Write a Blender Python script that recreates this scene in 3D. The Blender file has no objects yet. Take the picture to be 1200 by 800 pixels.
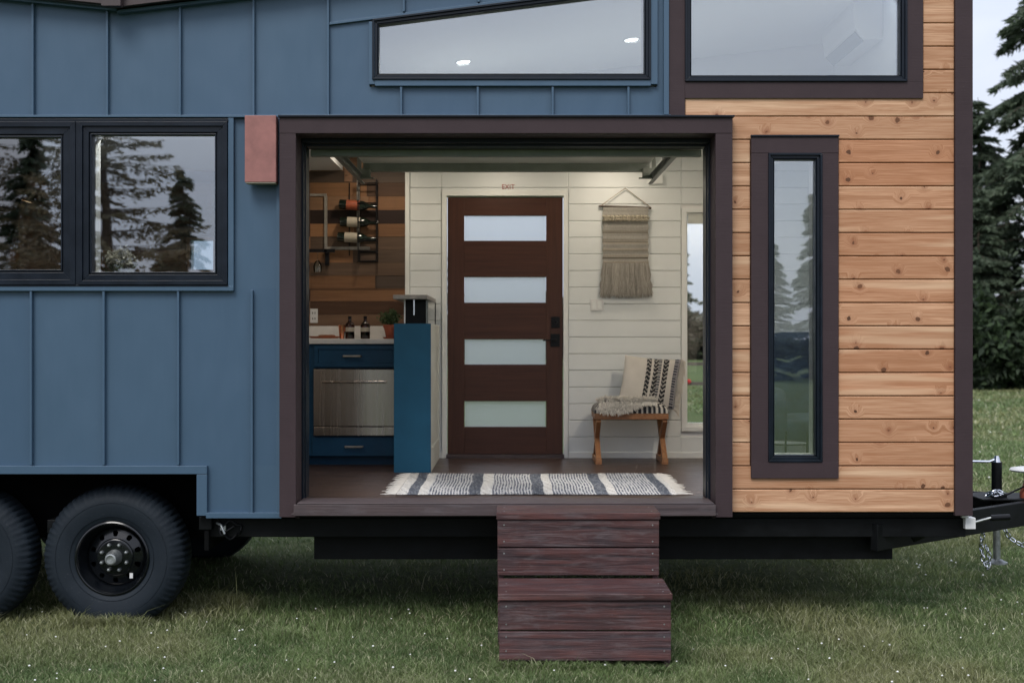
import bpy, bmesh, math, random
import numpy as np
from mathutils import Vector, Matrix
random.seed(7); rng = np.random.default_rng(11)
S = bpy.context.scene
COL = S.collection
F = 1497.0; D = 7.35; H = 1.65; HR = 395.0
R = math.radians
def X(px, d=D): return (px-600.0)*d/F
def Z(row, d=D): return H-(row-HR)*d/F
ZF = Z(590, 7.25)          # interior floor level
DB = 10.0; YB = DB-D       # back wall

# ------------------------------------------------------------------ materials
def newmat(name):
    m = bpy.data.materials.new(name); m.use_nodes = True
    nt = m.node_tree; nt.nodes.clear()
    out = nt.nodes.new('ShaderNodeOutputMaterial')
    return m, nt, out
class NT:
    def __init__(s, name):
        s.m, s.nt, s.out = newmat(name); s.N = s.nt.nodes; s.L = s.nt.links
    def n(s, t, **kw):
        nd = s.N.new(t)
        for k, v in kw.items():
            if k == 'ins':
                for kk, vv in v.items():
                    if hasattr(vv, 'is_output') or isinstance(vv, bpy.types.NodeSocket): s.L.new(vv, nd.inputs[kk])
                    else: nd.inputs[kk].default_value = vv
            else: setattr(nd, k, v)
        return nd
    def math(s, op, a, b=0.0, c=0.0, clamp=False):
        nd = s.n('ShaderNodeMath', operation=op, use_clamp=clamp)
        for i, v in enumerate((a, b, c)):
            if isinstance(v, bpy.types.NodeSocket): s.L.new(v, nd.inputs[i])
            else: nd.inputs[i].default_value = v
        return nd.outputs[0]
    def vec(s, scale=(1,1,1), add=None):
        tc = s.n('ShaderNodeTexCoord'); mp = s.n('ShaderNodeMapping')
        s.L.new(tc.outputs['Object'], mp.inputs[0]); mp.inputs['Scale'].default_value = scale
        o = mp.outputs[0]
        if add is not None:
            va = s.n('ShaderNodeVectorMath', operation='ADD'); s.L.new(o, va.inputs[0]); s.L.new(add, va.inputs[1]); o = va.outputs[0]
        return o
    def noise(s, vec, scale=1, detail=4, rough=.55, dist=0):
        nd = s.n('ShaderNodeTexNoise'); s.L.new(vec, nd.inputs['Vector'])
        nd.inputs['Scale'].default_value = scale; nd.inputs['Detail'].default_value = detail
        nd.inputs['Roughness'].default_value = rough; nd.inputs['Distortion'].default_value = dist
        return nd.outputs['Fac']
    def ramp(s, fac, stops):
        r = s.n('ShaderNodeValToRGB'); s.L.new(fac, r.inputs[0]); e = r.color_ramp.elements
        while len(e) > len(stops): e.remove(e[-1])
        while len(e) < len(stops): e.new(1)
        for i, (p, c) in enumerate(stops):
            e[i].position = p; e[i].color = (c[0], c[1], c[2], 1) if isinstance(c, (tuple, list)) else (c, c, c, 1)
        return r.outputs[0]
    def mix(s, fac, a, b, mode='MIX'):
        nd = s.n('ShaderNodeMix', data_type='RGBA', blend_type=mode)
        for i, v in ((0, fac), (6, a), (7, b)):
            if isinstance(v, bpy.types.NodeSocket): s.L.new(v, nd.inputs[i])
            else: nd.inputs[i].default_value = v if i == 0 else (v[0], v[1], v[2], 1)
        return nd.outputs[2]
    def attr(s, name='col'):
        a = s.n('ShaderNodeAttribute', attribute_name=name)
        return a
    def bump(s, h, strength=.3, dist=.01):
        b = s.n('ShaderNodeBump'); s.L.new(h, b.inputs['Height']); b.inputs['Strength'].default_value = strength; b.inputs['Distance'].default_value = dist
        return b.outputs[0]
    def bsdf(s, col, rough=.5, metal=0, normal=None, spec=.5, coat=0, sheen=0, trans=0):
        p = s.n('ShaderNodeBsdfPrincipled')
        for k, v in (('Base Color', col), ('Roughness', rough), ('Metallic', metal), ('Normal', normal)):
            if v is None: continue
            if isinstance(v, bpy.types.NodeSocket): s.L.new(v, p.inputs[k])
            else: p.inputs[k].default_value = (v[0], v[1], v[2], 1) if k == 'Base Color' else v
        p.inputs['Specular IOR Level'].default_value = spec
        p.inputs['Coat Weight'].default_value = coat; p.inputs['Sheen Weight'].default_value = sheen
        s.L.new(p.outputs[0], s.out.inputs[0]); return p
M = {}
def simple(name, col, rough=.5, metal=0, var=.15, nscale=20, bump=0.05, bscale=60, spec=.5, coat=0, aniso=(1,1,1)):
    t = NT(name); v = t.vec(aniso)
    f = t.noise(v, nscale, 5, .6)
    a = tuple(c*(1-var) for c in col); b = tuple(min(1, c*(1+var)) for c in col)
    c = t.ramp(f, [(.3, a), (.7, b)])
    r = t.ramp(f, [(.3, max(0, rough-.06)), (.7, min(1, rough+.06))])
    nb = t.bump(t.noise(v, bscale, 4), bump, .004) if bump else None
    t.bsdf(c, r, metal, nb, spec, coat)
    M[name] = t.m; return t.m

# blue painted standing-seam metal
t = NT('blue_metal'); v = t.vec()
big = t.noise(t.vec((1.3,1,0.55)), 1.6, 3, .5); fine = t.noise(t.vec((1,1,.25)), 260, 2, .6); fine2 = t.noise(t.vec((.25,1,1)), 300, 2, .6); mid = t.noise(t.vec((1,1,.12)), 28, 4, .65)
mott = t.noise(v, 5.5, 5, .6)
scr = t.ramp(t.noise(t.vec((6,1,60)), 3, 3, .7), [(.74, 0), (.78, 1)])
c = t.mix(big, (.055,.101,.155), (.059,.107,.163))
c = t.mix(t.math('MULTIPLY', t.ramp(mid, [(.4, 0), (.75, 1)]), .14), c, (.078,.133,.192))
c = t.mix(t.math('MULTIPLY', t.ramp(mott, [(.35, 1), (.6, 0)]), .015), c, (.045,.088,.14))
att = t.attr(); c = t.mix(att.outputs['Fac'], c, t.mix(1.0, c, (.86,.9,.95), 'MULTIPLY'))
c = t.mix(t.math('MULTIPLY', scr, .15), c, (.2,.28,.34))
wb = t.math('ADD', t.math('MULTIPLY', t.noise(t.vec((1.4,1,.55)), 2.3, 2, .5), 1.0), t.math('MULTIPLY', t.math('ADD', fine, fine2), .012))
t.bsdf(c, t.ramp(mott, [(.3, .40), (.7, .43)]), .12, t.bump(wb, .35, .05), .4)
M['blue_metal'] = t.m

# brown painted trim with a faint wood emboss
t = NT('brown_trim'); v = t.vec((1,1,1))
g1 = t.noise(t.vec((4,4,90)), 1.5, 4, .6, .6); g2 = t.noise(t.vec((90,4,4)), 1.5, 4, .6, .6)
at = t.attr(); g = t.mix(at.outputs['Fac'], g1, g2)
c = t.mix(t.noise(v, 6, 5, .65), (.036,.024,.027), (.053,.036,.039))
c = t.mix(t.math('MULTIPLY', t.ramp(t.noise(v, 95, 3, .7), [(.68, 0), (.74, 1)]), .25), c, (.2,.17,.17))
t.bsdf(c, .55, 0, t.bump(t.ramp(g, [(.35, 0), (.65, 1)]), .16, .002), .2)
M['brown_trim'] = t.m

# cedar boards: col.r random, col.g amber, col.b offset
t = NT('cedar'); a = t.attr(); sep = t.n('ShaderNodeSeparateColor'); t.L.new(a.outputs['Color'], sep.inputs[0])
rr, gg, bb = sep.outputs[0], sep.outputs[1], sep.outputs[2]
off = t.n('ShaderNodeCombineXYZ'); t.L.new(t.math('MULTIPLY', bb, 57.3), off.inputs[0]); t.L.new(t.math('MULTIPLY', rr, 31.7), off.inputs[2])
sk_ = t.n('ShaderNodeSeparateXYZ'); t.L.new(t.vec((1,1,1), off.outputs[0]), sk_.inputs[0]); kvn = t.n('ShaderNodeCombineXYZ'); t.L.new(sk_.outputs[0], kvn.inputs[0]); t.L.new(sk_.outputs[2], kvn.inputs[1]); kdn = t.n('ShaderNodeTexNoise'); t.L.new(kvn.outputs[0], kdn.inputs['Vector']); kdn.inputs['Scale'].default_value = 26; kdn.inputs['Detail'].default_value = 3
kds = t.n('ShaderNodeVectorMath', operation='SCALE'); t.L.new(kdn.outputs['Color'], kds.inputs[0]); kds.inputs['Scale'].default_value = .03
kda = t.n('ShaderNodeVectorMath', operation='ADD'); t.L.new(kvn.outputs[0], kda.inputs[0]); t.L.new(kds.outputs[0], kda.inputs[1]); kv = kda.outputs[0]
vo = t.n('ShaderNodeTexVoronoi', voronoi_dimensions='2D', feature='F1'); t.L.new(kv, vo.inputs['Vector']); vo.inputs['Scale'].default_value = 8.0; vo.inputs['Randomness'].default_value = .95
vs = t.n('ShaderNodeSeparateColor'); t.L.new(vo.outputs['Color'], vs.inputs[0])
gate = t.math('GREATER_THAN', vs.outputs[0], .62)
kd = vo.outputs['Distance']
ksz = t.math('MULTIPLY_ADD', t.math('POWER', vs.outputs[1], 2.0), .10, .03)
kn = t.math('MULTIPLY', gate, t.math('SMOOTHSTEP', 0, 0) if False else t.math('LESS_THAN', kd, ksz))
halo = t.math('MULTIPLY', gate, t.ramp(kd, [(.0, 1), (.42, 0)]))
warp = t.math('MULTIPLY', halo, .07)
gv = t.n('ShaderNodeCombineXYZ'); 
sx = t.n('ShaderNodeSeparateXYZ'); t.L.new(t.vec((1,1,1), off.outputs[0]), sx.inputs[0])
t.L.new(t.math('MULTIPLY', sx.outputs[0], 1.5), gv.inputs[0]); t.L.new(sx.outputs[1], gv.inputs[1])
t.L.new(t.math('MULTIPLY', t.math('ADD', sx.outputs[2], warp), 34), gv.inputs[2])
gr = t.noise(gv.outputs[0], 1.0, 5, .62, .9)
gv2 = t.n('ShaderNodeVectorMath', operation='MULTIPLY'); t.L.new(gv.outputs[0], gv2.inputs[0]); gv2.inputs[1].default_value = (2.5,1,6)
gf = t.noise(gv2.outputs[0], 1.0, 3, .6)
tone = t.noise(t.vec((.9,1,5), off.outputs[0]), 1.4, 3, .6)
light = t.mix(t.ramp(gr, [(.3,0),(.7,1)]), (.40,.225,.125), (.72,.47,.30))
amber = t.mix(t.ramp(gr, [(.3,0),(.7,1)]), (.34,.15,.072), (.62,.325,.185))
c = t.mix(t.math('MULTIPLY_ADD', tone, .5, t.math('SUBTRACT', gg, .25), clamp=True), light, amber)
c = t.mix(t.math('MULTIPLY', rr, .5), c, (.33,.155,.078))
c = t.mix(t.math('MULTIPLY', t.ramp(gf, [(.44, 0), (.60, 1)]), .5), c, (.30,.12,.05))
sapw = t.ramp(t.noise(t.vec((.5,1,9), off.outputs[0]), 1.1, 2, .5), [(.56, 0), (.68, 1)])
c = t.mix(t.math('MULTIPLY', sapw, .5), c, (.76,.55,.36))
c = t.mix(t.math('MULTIPLY', t.math('POWER', halo, 2.4), t.math('MULTIPLY_ADD', vs.outputs[2], .6, .3)), c, (.20,.062,.028))
c = t.mix(t.math('MULTIPLY', kn, .9), c, t.mix(vs.outputs[2], (.05,.025,.015), (.16,.07,.035)))
t.bsdf(c, .55, 0, t.bump(t.math('ADD', gr, t.math('MULTIPLY', gf, .4)), .25, .003), .2)
M['cedar'] = t.m

# generic stained planks: per-face col.r random, axis along X
def planks(name, cA, cB, cC, rough=.5, axis=0, gs=26, bump=.4, wear=.25, wearcol=(.3,.28,.28), spec=.4):
    t = NT(name); a = t.attr(); sep = t.n('ShaderNodeSeparateColor'); t.L.new(a.outputs['Color'], sep.inputs[0])
    off = t.n('ShaderNodeCombineXYZ')
    for i in range(3): t.L.new(t.math('MULTIPLY', sep.outputs[2], 40+13*i), off.inputs[i])
    sc = [gs]*3; sc[axis] = 1.3
    g = t.ramp(t.noise(t.vec(tuple(sc), off.outputs[0]), 1.0, 6, .65, .7), [(.32,0),(.68,1)])
    p = t.noise(t.vec((1,1,1), off.outputs[0]), 5, 5, .65)
    sc2 = [gs*.6]*3; sc2[axis] = 3.2
    st = t.noise(t.vec(tuple(sc2), off.outputs[0]), 1.6, 5, .7, .4)
    c = t.mix(g, cA, cB); c = t.mix(sep.outputs[0], c, t.mix(g, cC, cB))
    c = t.mix(t.math('MULTIPLY', t.ramp(p, [(.4, 0), (.65, 1)]), .45), c, cC)
    c = t.mix(t.math('MULTIPLY', t.ramp(st, [(.5, 0), (.72, 1)]), wear), c, wearcol)
    sp = t.ramp(t.noise(t.vec((1,1,1), off.outputs[0]), 70, 2, .5), [(.72, 0), (.76, 1)])
    c = t.mix(t.math('MULTIPLY', sp, wear*.8), c, wearcol)
    t.bsdf(c, t.ramp(st, [(.3, rough-.08), (.7, rough+.1)]), 0, t.bump(g, bump, .004), spec)
    M[name] = t.m
planks('step_wood', (.018,.010,.010), (.115,.048,.043), (.040,.034,.040), .5, 0, 30, .8, .34, (.20,.18,.185), .25)
planks('floor_wood', (.022,.013,.010), (.085,.05,.038), (.042,.028,.024), .34, 0, 30, .3, .25, (.13,.10,.085))
planks('sill_wood', (.048,.036,.037), (.095,.070,.070), (.065,.055,.060), .5, 0, 34, .3, .3, (.17,.155,.165), .25)
planks('stool_wood', (.20,.085,.035), (.38,.19,.085), (.25,.11,.05), .5, 1, 40, .2, .1, (.4,.25,.15))
# reclaimed wall: col.r tone, col.g amber
t = NT('wall_planks'); a = t.attr(); sep = t.n('ShaderNodeSeparateColor'); t.L.new(a.outputs['Color'], sep.inputs[0])
off = t.n('ShaderNodeCombineXYZ'); t.L.new(t.math('MULTIPLY', sep.outputs[2], 83), off.inputs[0]); t.L.new(t.math('MULTIPLY', sep.outputs[2], 23), off.inputs[2])
g = t.noise(t.vec((2,1,38), off.outputs[0]), 1.0, 5, .6, .8)
p = t.noise(t.vec((1,1,1), off.outputs[0]), 6, 4, .6)
dk = t.mix(g, (.009,.004,.003), (.032,.015,.011)); lt = t.mix(g, (.22,.10,.042), (.52,.27,.13))
c = t.mix(sep.outputs[0], dk, lt); c = t.mix(t.math('MULTIPLY', t.ramp(p, [(.5, 0), (.7, 1)]), .15), c, (.08,.045,.03))
c = t.mix(t.math('MULTIPLY', t.math('GREATER_THAN', sep.outputs[2], .55), .45), c, t.mix(g, (.05,.036,.028), (.19,.15,.115)))
t.bsdf(c, .6, 0, t.bump(g, .3, .003), .3); M['wall_planks'] = t.m

# door mahogany
t = NT('door_wood'); a = t.attr(); g1 = t.noise(t.vec((1.5,1,40)), 1.2, 5, .65, .6); g2 = t.noise(t.vec((40,1,1.5)), 1.2, 5, .65, .6)
g = t.mix(a.outputs['Fac'], g1, g2)
c = t.mix(g, (.022,.010,.008), (.105,.045,.030)); c = t.mix(t.math('MULTIPLY', t.noise(t.vec(), 3, 4), .4), c, (.05,.02,.016))
t.bsdf(c, .45, 0, t.bump(g, .1, .002), .25); M['door_wood'] = t.m

simple('white_wall', (.71,.74,.735), .55, var=.03, nscale=3, bump=.08, bscale=40)
simple('white_trim', (.76,.78,.76), .5, var=.03, nscale=3, bump=.05)
simple('loft_white', (.80,.80,.79), .6, var=.03, nscale=2, bump=.05)
simple('dark_frame', (.0045,.0085,.0155), .35, var=.25, nscale=9, bump=.04, spec=.28)
simple('black_steel', (.0035,.0042,.0048), .5, var=.5, nscale=9, bump=.2, bscale=30, spec=.16)
simple('dark_under', (.0025,.0028,.003), .8, var=.3, nscale=6, bump=.1, spec=.1)
simple('black_metal', (.004,.0045,.006), .4, var=.2, nscale=20, bump=.05, spec=.2)
simple('galvanised', (.34,.36,.36), .42, metal=.8, var=.25, nscale=40, bump=.1)
simple('chrome', (.6,.62,.66), .2, metal=1, var=.1, nscale=30, bump=.03)
simple('track_metal', (.20,.22,.205), .45, metal=.5, var=.2, nscale=14, bump=.05)
simple('door_rail_grey', (.20,.225,.21), .5, metal=.1, var=.12, nscale=8, bump=.05)
simple('door_back_grey', (.60,.62,.57), .5, var=.08, nscale=4, bump=.03)
simple('cabinet_blue', (.007,.05,.105), .45, var=.12, nscale=7, bump=.08, bscale=90, spec=.25)
simple('panel_blue', (.014,.082,.148), .45, var=.1, nscale=5, bump=.1, bscale=120, spec=.2)
simple('marble', (.62,.60,.57), .3, var=.12, nscale=6, bump=0)
simple('stone_top', (.27,.25,.22), .35, var=.25, nscale=30, bump=.03)
simple('terracotta', (.33,.085,.045), .75, var=.2, nscale=25, bump=.15)
simple('sconce_copper', (.27,.115,.10), .55, metal=.1, var=.2, nscale=9, bump=.12, bscale=25)
simple('copper', (.75,.30,.17), .25, metal=1, var=.15, nscale=10, bump=.05)
simple('brown_roof', (.045,.03,.03), .5, var=.15, nscale=9, bump=.05)
simple('roof_metal', (.05,.055,.06), .4, metal=.3, var=.15, nscale=5, bump=.05)
simple('rubber_rim', (.01,.01,.012), .3, var=.2, nscale=15, bump=.05)
simple('rim_black', (.0035,.0045,.006), .16, var=.2, nscale=12, bump=.04, spec=.5)
simple('cream_cloth', (.50,.46,.39), .9, var=.1, nscale=60, bump=.4, bscale=260)
simple('blue_velvet', (.035,.055,.095), .85, var=.5, nscale=7, bump=.5, bscale=16)
simple('white_plastic', (.68,.68,.67), .4, var=.03, nscale=5, bump=0)
simple('red_letters', (.34,.05,.04), .5, var=.05, nscale=5, bump=0)
simple('red_cloth', (.5,.03,.03), .8, var=.2, nscale=20, bump=.2)
simple('bark', (.085,.065,.05), .9, var=.35, nscale=14, bump=.6, bscale=25)
simple('fence_wood', (.10,.08,.065), .85, var=.3, nscale=10, bump=.3)
simple('bottle_wine', (.006,.012,.008), .12, var=.2, nscale=6, bump=0, coat=.5)
simple('label_cream', (.40,.36,.29), .7, var=.1, nscale=30, bump=0)
simple('label_orange', (.30,.07,.03), .6, var=.25, nscale=50, bump=0)
simple('beam_brown', (.26,.14,.08), .6, var=.25, nscale=9, bump=.15, aniso=(1,1,8))
simple('petal', (.7,.68,.6), .6, var=.1, nscale=30, bump=0)
simple('clover_white', (.72,.72,.68), .7, var=.05, nscale=30, bump=0)

# tyre rubber
t = NT('tyre_rubber'); v = t.vec(); f = t.noise(v, 9, 5, .6); d2 = t.ramp(t.noise(v, 75, 3, .7), [(.64, 0), (.72, 1)])
c = t.mix(f, (.007,.011,.016), (.016,.023,.031)); c = t.mix(t.math('MULTIPLY', d2, .3), c, (.10,.10,.10))
t.bsdf(c, .62, 0, t.bump(t.noise(v, 110, 4), .25, .003), .2); M['tyre_rubber'] = t.m
# brushed steel
t = NT('brushed_steel'); f = t.noise(t.vec((1,1,.02)), 40, 4, .6)
big = t.noise(t.vec((1,1,.15)), 4.5, 2, .5)
c = t.mix(big, (.24,.19,.155), (.58,.55,.52))
p = t.bsdf(c, t.ramp(f, [(.3, .2), (.7, .3)]), 1, t.bump(t.noise(t.vec((1.,1,.05)), 2.6, 0), .5, .08)); M['brushed_steel'] = t.m
# glass (double glazing)
def glass(name, tint=(.93,.96,.95), ior=2.0, rough=0.0):
    t = NT(name); fr = t.n('ShaderNodeFresnel'); fr.inputs['IOR'].default_value = ior
    nb = t.bump(t.noise(t.vec((1,1,1)), 1.6, 1, .4), .06, .02)
    tr = t.n('ShaderNodeBsdfTransparent'); tr.inputs[0].default_value = (*tint, 1)
    gl = t.n('ShaderNodeBsdfGlossy'); gl.inputs['Roughness'].default_value = rough; gl.inputs[0].default_value = (1,1,1,1)
    t.L.new(nb, gl.inputs['Normal'])
    mx = t.n('ShaderNodeMixShader'); t.L.new(fr.outputs[0], mx.inputs[0]); t.L.new(tr.outputs[0], mx.inputs[1]); t.L.new(gl.outputs[0], mx.inputs[2])
    t.L.new(mx.outputs[0], t.out.inputs[0]); M[name] = t.m
glass('window_glass', (.75,.83,.90), 2.7); glass('thin_glass', (.95,.97,.96), 1.5)
glass('brown_bottle_glass', (.30,.09,.03), 1.6)
# frosted door lite
t = NT('frosted_glass'); a = t.n('ShaderNodeBsdfTranslucent'); a.inputs[0].default_value = (.90,.94,.97,1)
b = t.n('ShaderNodeBsdfDiffuse'); b.inputs[0].default_value = (.85,.9,.92,1)
g = t.n('ShaderNodeBsdfTransparent'); g.inputs[0].default_value = (.95,.97,1,1)
rf = t.n('ShaderNodeBsdfRefraction'); rf.inputs['IOR'].default_value = 1.12; rf.inputs['Roughness'].default_value = .75; rf.inputs[0].default_value = (.98,1,1,1)
m0 = t.n('ShaderNodeMixShader'); m0.inputs[0].default_value = .12; t.L.new(a.outputs[0], m0.inputs[1]); t.L.new(b.outputs[0], m0.inputs[2])
m1 = t.n('ShaderNodeMixShader'); m1.inputs[0].default_value = .80; t.L.new(m0.outputs[0], m1.inputs[1]); t.L.new(rf.outputs[0], m1.inputs[2])
t.L.new(m1.outputs[0], t.out.inputs[0]); M['frosted_glass'] = t.m
def emit(name, col, st):
    t = NT(name); e = t.n('ShaderNodeEmission'); e.inputs[0].default_value = (*col, 1); e.inputs[1].default_value = st
    t.L.new(e.outputs[0], t.out.inputs[0]); M[name] = t.m
emit('lamp_glow', (1,.88,.72), 6); emit('strip_glow', (1,.72,.42), 3.5)

# attribute coloured cloth / foliage
def attrmat(name, rough=.85, trans=0.0, bump=.3, bs=200, sheen=0, spec=.3, nvar=.12):
    t = NT(name); a = t.attr(); f = t.noise(t.vec(), 8, 4, .6)
    c = t.mix(t.math('MULTIPLY', f, nvar*2), a.outputs['Color'], (.02,.02,.01))
    p = t.bsdf(c, rough, 0, t.bump(t.noise(t.vec(), bs, 3), bump, .003) if bump else None, spec, 0, sheen)
    if trans:
        tr = t.n('ShaderNodeBsdfTranslucent'); t.L.new(c, tr.inputs[0]); mx = t.n('ShaderNodeMixShader'); mx.inputs[0].default_value = trans
        t.L.new(p.outputs[0], mx.inputs[1]); t.L.new(tr.outputs[0], mx.inputs[2]); t.L.new(mx.outputs[0], t.out.inputs[0])
    M[name] = t.m
attrmat('woven'); attrmat('leaf', .6, .3, 0); attrmat('blade', .55, .3, 0, nvar=.05); attrmat('wool', .95, .15, 0, sheen=.2)
attrmat('macrame', .92, 0, .6, 320)
# ground
t = NT('ground'); v = t.vec(); n1 = t.noise(v, .9, 6, .65); n2 = t.noise(v, 14, 6, .7); n3 = t.noise(v, .06, 4, .55)
c = t.mix(t.ramp(n2, [(.3, 0), (.7, 1)]), (.05,.075,.028), (.12,.155,.06)); c = t.mix(t.math('MULTIPLY', t.ramp(n1, [(.45, 0), (.7, 1)]), .55), c, (.145,.145,.075))
c = t.mix(t.math('MULTIPLY', t.ramp(n3, [(.4, 0), (.6, 1)]), .4), c, (.14,.18,.07))
t.bsdf(c, .95, 0, t.bump(t.noise(v, 28, 6, .75), 1.0, .05), .1); M['ground'] = t.m

# ------------------------------------------------------------------ mesh builder
class MB:
    def __init__(s): s.bm = bmesh.new(); s.cl = s.bm.loops.layers.float_color.new('col'); s.c = (0,0,0,1)
    def col(s, *c): s.c = (c[0], c[1], c[2], 1) if len(c) == 3 else (c[0],)*3+(1,); return s
    def face(s, vs):
        try: f = s.bm.faces.new(vs)
        except ValueError: return None
        for l in f.loops: l[s.cl] = s.c
        return f
    def box(s, x0, x1, y0, y1, z0, z1, ch=0):
        if x0 > x1: x0, x1 = x1, x0
        if y0 > y1: y0, y1 = y1, y0
        if z0 > z1: z0, z1 = z1, z0
        return s.prism([(x0,z0),(x1,z0),(x1,z1),(x0,z1)], y0, y1, ch)
    def prism(s, pts, y0, y1, ch=0):
        """polygon in XZ extruded y0..y1; ch = chamfer of the front (y0) edges (rectangles only)"""
        n = len(pts)
        area = sum(pts[i][0]*pts[(i+1)%n][1]-pts[(i+1)%n][0]*pts[i][1] for i in range(n))
        if area < 0: pts = pts[::-1]
        rings = []
        if ch:
            cx = sum(p[0] for p in pts)/n; cz = sum(p[1] for p in pts)/n
            ins = [(p[0]+ch*(1 if p[0] < cx else -1), p[1]+ch*(1 if p[1] < cz else -1)) for p in pts]
            rings = [(ins, y0), (pts, y0+ch), (pts, y1)]
        else: rings = [(pts, y0), (pts, y1)]
        V = [[s.bm.verts.new((p[0], y, p[1])) for p in ps] for ps, y in rings]
        s.face(V[0]); s.face(V[-1][::-1])
        for a, b in zip(V, V[1:]):
            for i in range(n): s.face([a[(i+1)%n], a[i], b[i], b[(i+1)%n]])
        return s
    def quad(s, a, b, c, d): s.face([s.bm.verts.new(p) for p in (a,b,c,d)]); return s
    def tube(s, pts, r, seg=8, cap=True):
        pts = [Vector(p) for p in pts]; n = len(pts)
        rs = r if isinstance(r, (list, tuple)) else [r]*n
        rings = []; up = None
        for i, p in enumerate(pts):
            dr = (pts[min(i+1, n-1)]-pts[max(i-1, 0)]).normalized()
            if up is None: up = dr.orthogonal().normalized()
            u = (up-dr*up.dot(dr)); u = u.normalized() if u.length > 1e-6 else dr.orthogonal().normalized(); up = u
            w = dr.cross(u)
            rings.append([s.bm.verts.new(p+(u*math.cos(2*math.pi*k/seg)+w*math.sin(2*math.pi*k/seg))*rs[i]) for k in range(seg)])
        for a, b in zip(rings, rings[1:]):
            for k in range(seg): s.face([a[k], a[(k+1)%seg], b[(k+1)%seg], b[k]])
        if cap: s.face(rings[0][::-1]); s.face(rings[-1])
        return s
    def lathe(s, prof, o=(0,0,0), axis='Z', seg=24):
        """prof: list of (radius, height)"""
        rings = []
        for r, h in prof:
            ring = []
            for k in range(seg):
                a = 2*math.pi*k/seg; c_, s_ = math.cos(a)*r, math.sin(a)*r
                p = (c_, s_, h) if axis == 'Z' else ((c_, h, s_) if axis == 'Y' else (h, c_, s_))
                ring.append(s.bm.verts.new((p[0]+o[0], p[1]+o[1], p[2]+o[2])))
            rings.append(ring)
        for a, b in zip(rings, rings[1:]):
            for k in range(seg): s.face([a[k], a[(k+1)%seg], b[(k+1)%seg], b[k]])
        return s
    def obb(s, a, b, w, h):
        """bar from a to b with width w (horizontal) and height h"""
        a, b = Vector(a), Vector(b); d = (b-a).normalized(); side = d.cross(Vector((0,0,1)))
        if side.length < 1e-4: side = Vector((1,0,0))
        side.normalize(); up = side.cross(d).normalized()
        V = [[s.bm.verts.new(p+side*i*w/2+up*j*h/2) for i, j in ((-1,-1),(1,-1),(1,1),(-1,1))] for p in (a, b)]
        s.face(V[0][::-1]); s.face(V[1])
        for k in range(4): s.face([V[0][k], V[0][(k+1)%4], V[1][(k+1)%4], V[1][k]])
        return s
    def build(s, name, mat, parent=None, smooth=False, bevel=0, recalc=True):
        if recalc: bmesh.ops.recalc_face_normals(s.bm, faces=s.bm.faces)
        me = bpy.data.meshes.new(name); s.bm.to_mesh(me); s.bm.free()
        me.materials.append(M[mat] if isinstance(mat, str) else mat)
        if smooth:
            me.polygons.foreach_set('use_smooth', [True]*len(me.polygons))
            try: me.set_sharp_from_angle(angle=R(45))
            except Exception: pass
        o = bpy.data.objects.new(name, me); COL.objects.link(o)
        if parent: o.parent = parent
        if bevel:
            b = o.modifiers.new('bevel', 'BEVEL'); b.width = bevel; b.segments = 2; b.limit_method = 'ANGLE'; b.angle_limit = R(40)
        return o
def raw(name, verts, faces, mat, parent=None, cols=None, smooth=False):
    """verts Nx3, faces: list of (array Mxk)"""
    me = bpy.data.meshes.new(name)
    verts = np.asarray(verts, np.float32); me.vertices.add(len(verts)); me.vertices.foreach_set('co', verts.ravel())
    li = np.concatenate([f.ravel() for f in faces]).astype(np.int32)
    cnt = np.concatenate([np.full(len(f), f.shape[1]) for f in faces]).astype(np.int32)
    me.loops.add(len(li)); me.loops.foreach_set('vertex_index', li)
    me.polygons.add(len(cnt)); st = np.concatenate([[0], np.cumsum(cnt)[:-1]]).astype(np.int32)
    me.polygons.foreach_set('loop_start', st)
    try: me.polygons.foreach_set('loop_total', cnt)
    except Exception: pass
    if smooth: me.polygons.foreach_set('use_smooth', np.ones(len(cnt), bool))
    me.update(calc_edges=True); me.validate()
    if cols is not None:
        a = me.color_attributes.new('col', 'FLOAT_COLOR', 'POINT')
        cc = np.ones((len(verts), 4), np.float32); cc[:, :3] = cols; a.data.foreach_set('color', cc.ravel())
    me.materials.append(M[mat]); o = bpy.data.objects.new(name, me); COL.objects.link(o)
    if parent: o.parent = parent
    return o
def tag(o, label=None, cat=None, group=None, kind=None):
    if label: o['label'] = label
    if cat: o['category'] = cat
    if group: o['group'] = group
    if kind: o['kind'] = kind
    return o
def thing(name, label, cat, loc=(0,0,0), group=None, rz=0):
    o = bpy.data.objects.new(name, None); COL.objects.link(o); o.location = loc; o.rotation_euler = (0,0,rz)
    o.empty_display_size = .1
    return tag(o, label, cat, group)
def copy_tree(o, parent=None):
    c = o.copy(); COL.objects.link(c); c.parent = parent
    for ch in [q for q in COL.objects if q.parent == o]: copy_tree(ch, c)
    return c
def sheet(mb, x0, x1, z0, z1, y0, y1, holes):
    """wall slab in XZ with rectangular holes"""
    xs = sorted(set([x0, x1]+[min(max(h[k], x0), x1) for h in holes for k in (0, 1)]))
    zs = sorted(set([z0, z1]+[min(max(h[k], z0), z1) for h in holes for k in (2, 3)]))
    for i in range(len(xs)-1):
        j = 0
        while j < len(zs)-1:
            cx = (xs[i]+xs[i+1])/2
            def inh(j): cz = (zs[j]+zs[j+1])/2; return any(h[0] < cx < h[1] and h[2] < cz < h[3] for h in holes)
            if inh(j): j += 1; continue
            k = j
            while k+1 < len(zs)-1 and not inh(k+1): k += 1
            mb.box(xs[i], xs[i+1], y0, y1, zs[j], zs[k+1]); j = k+1

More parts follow.
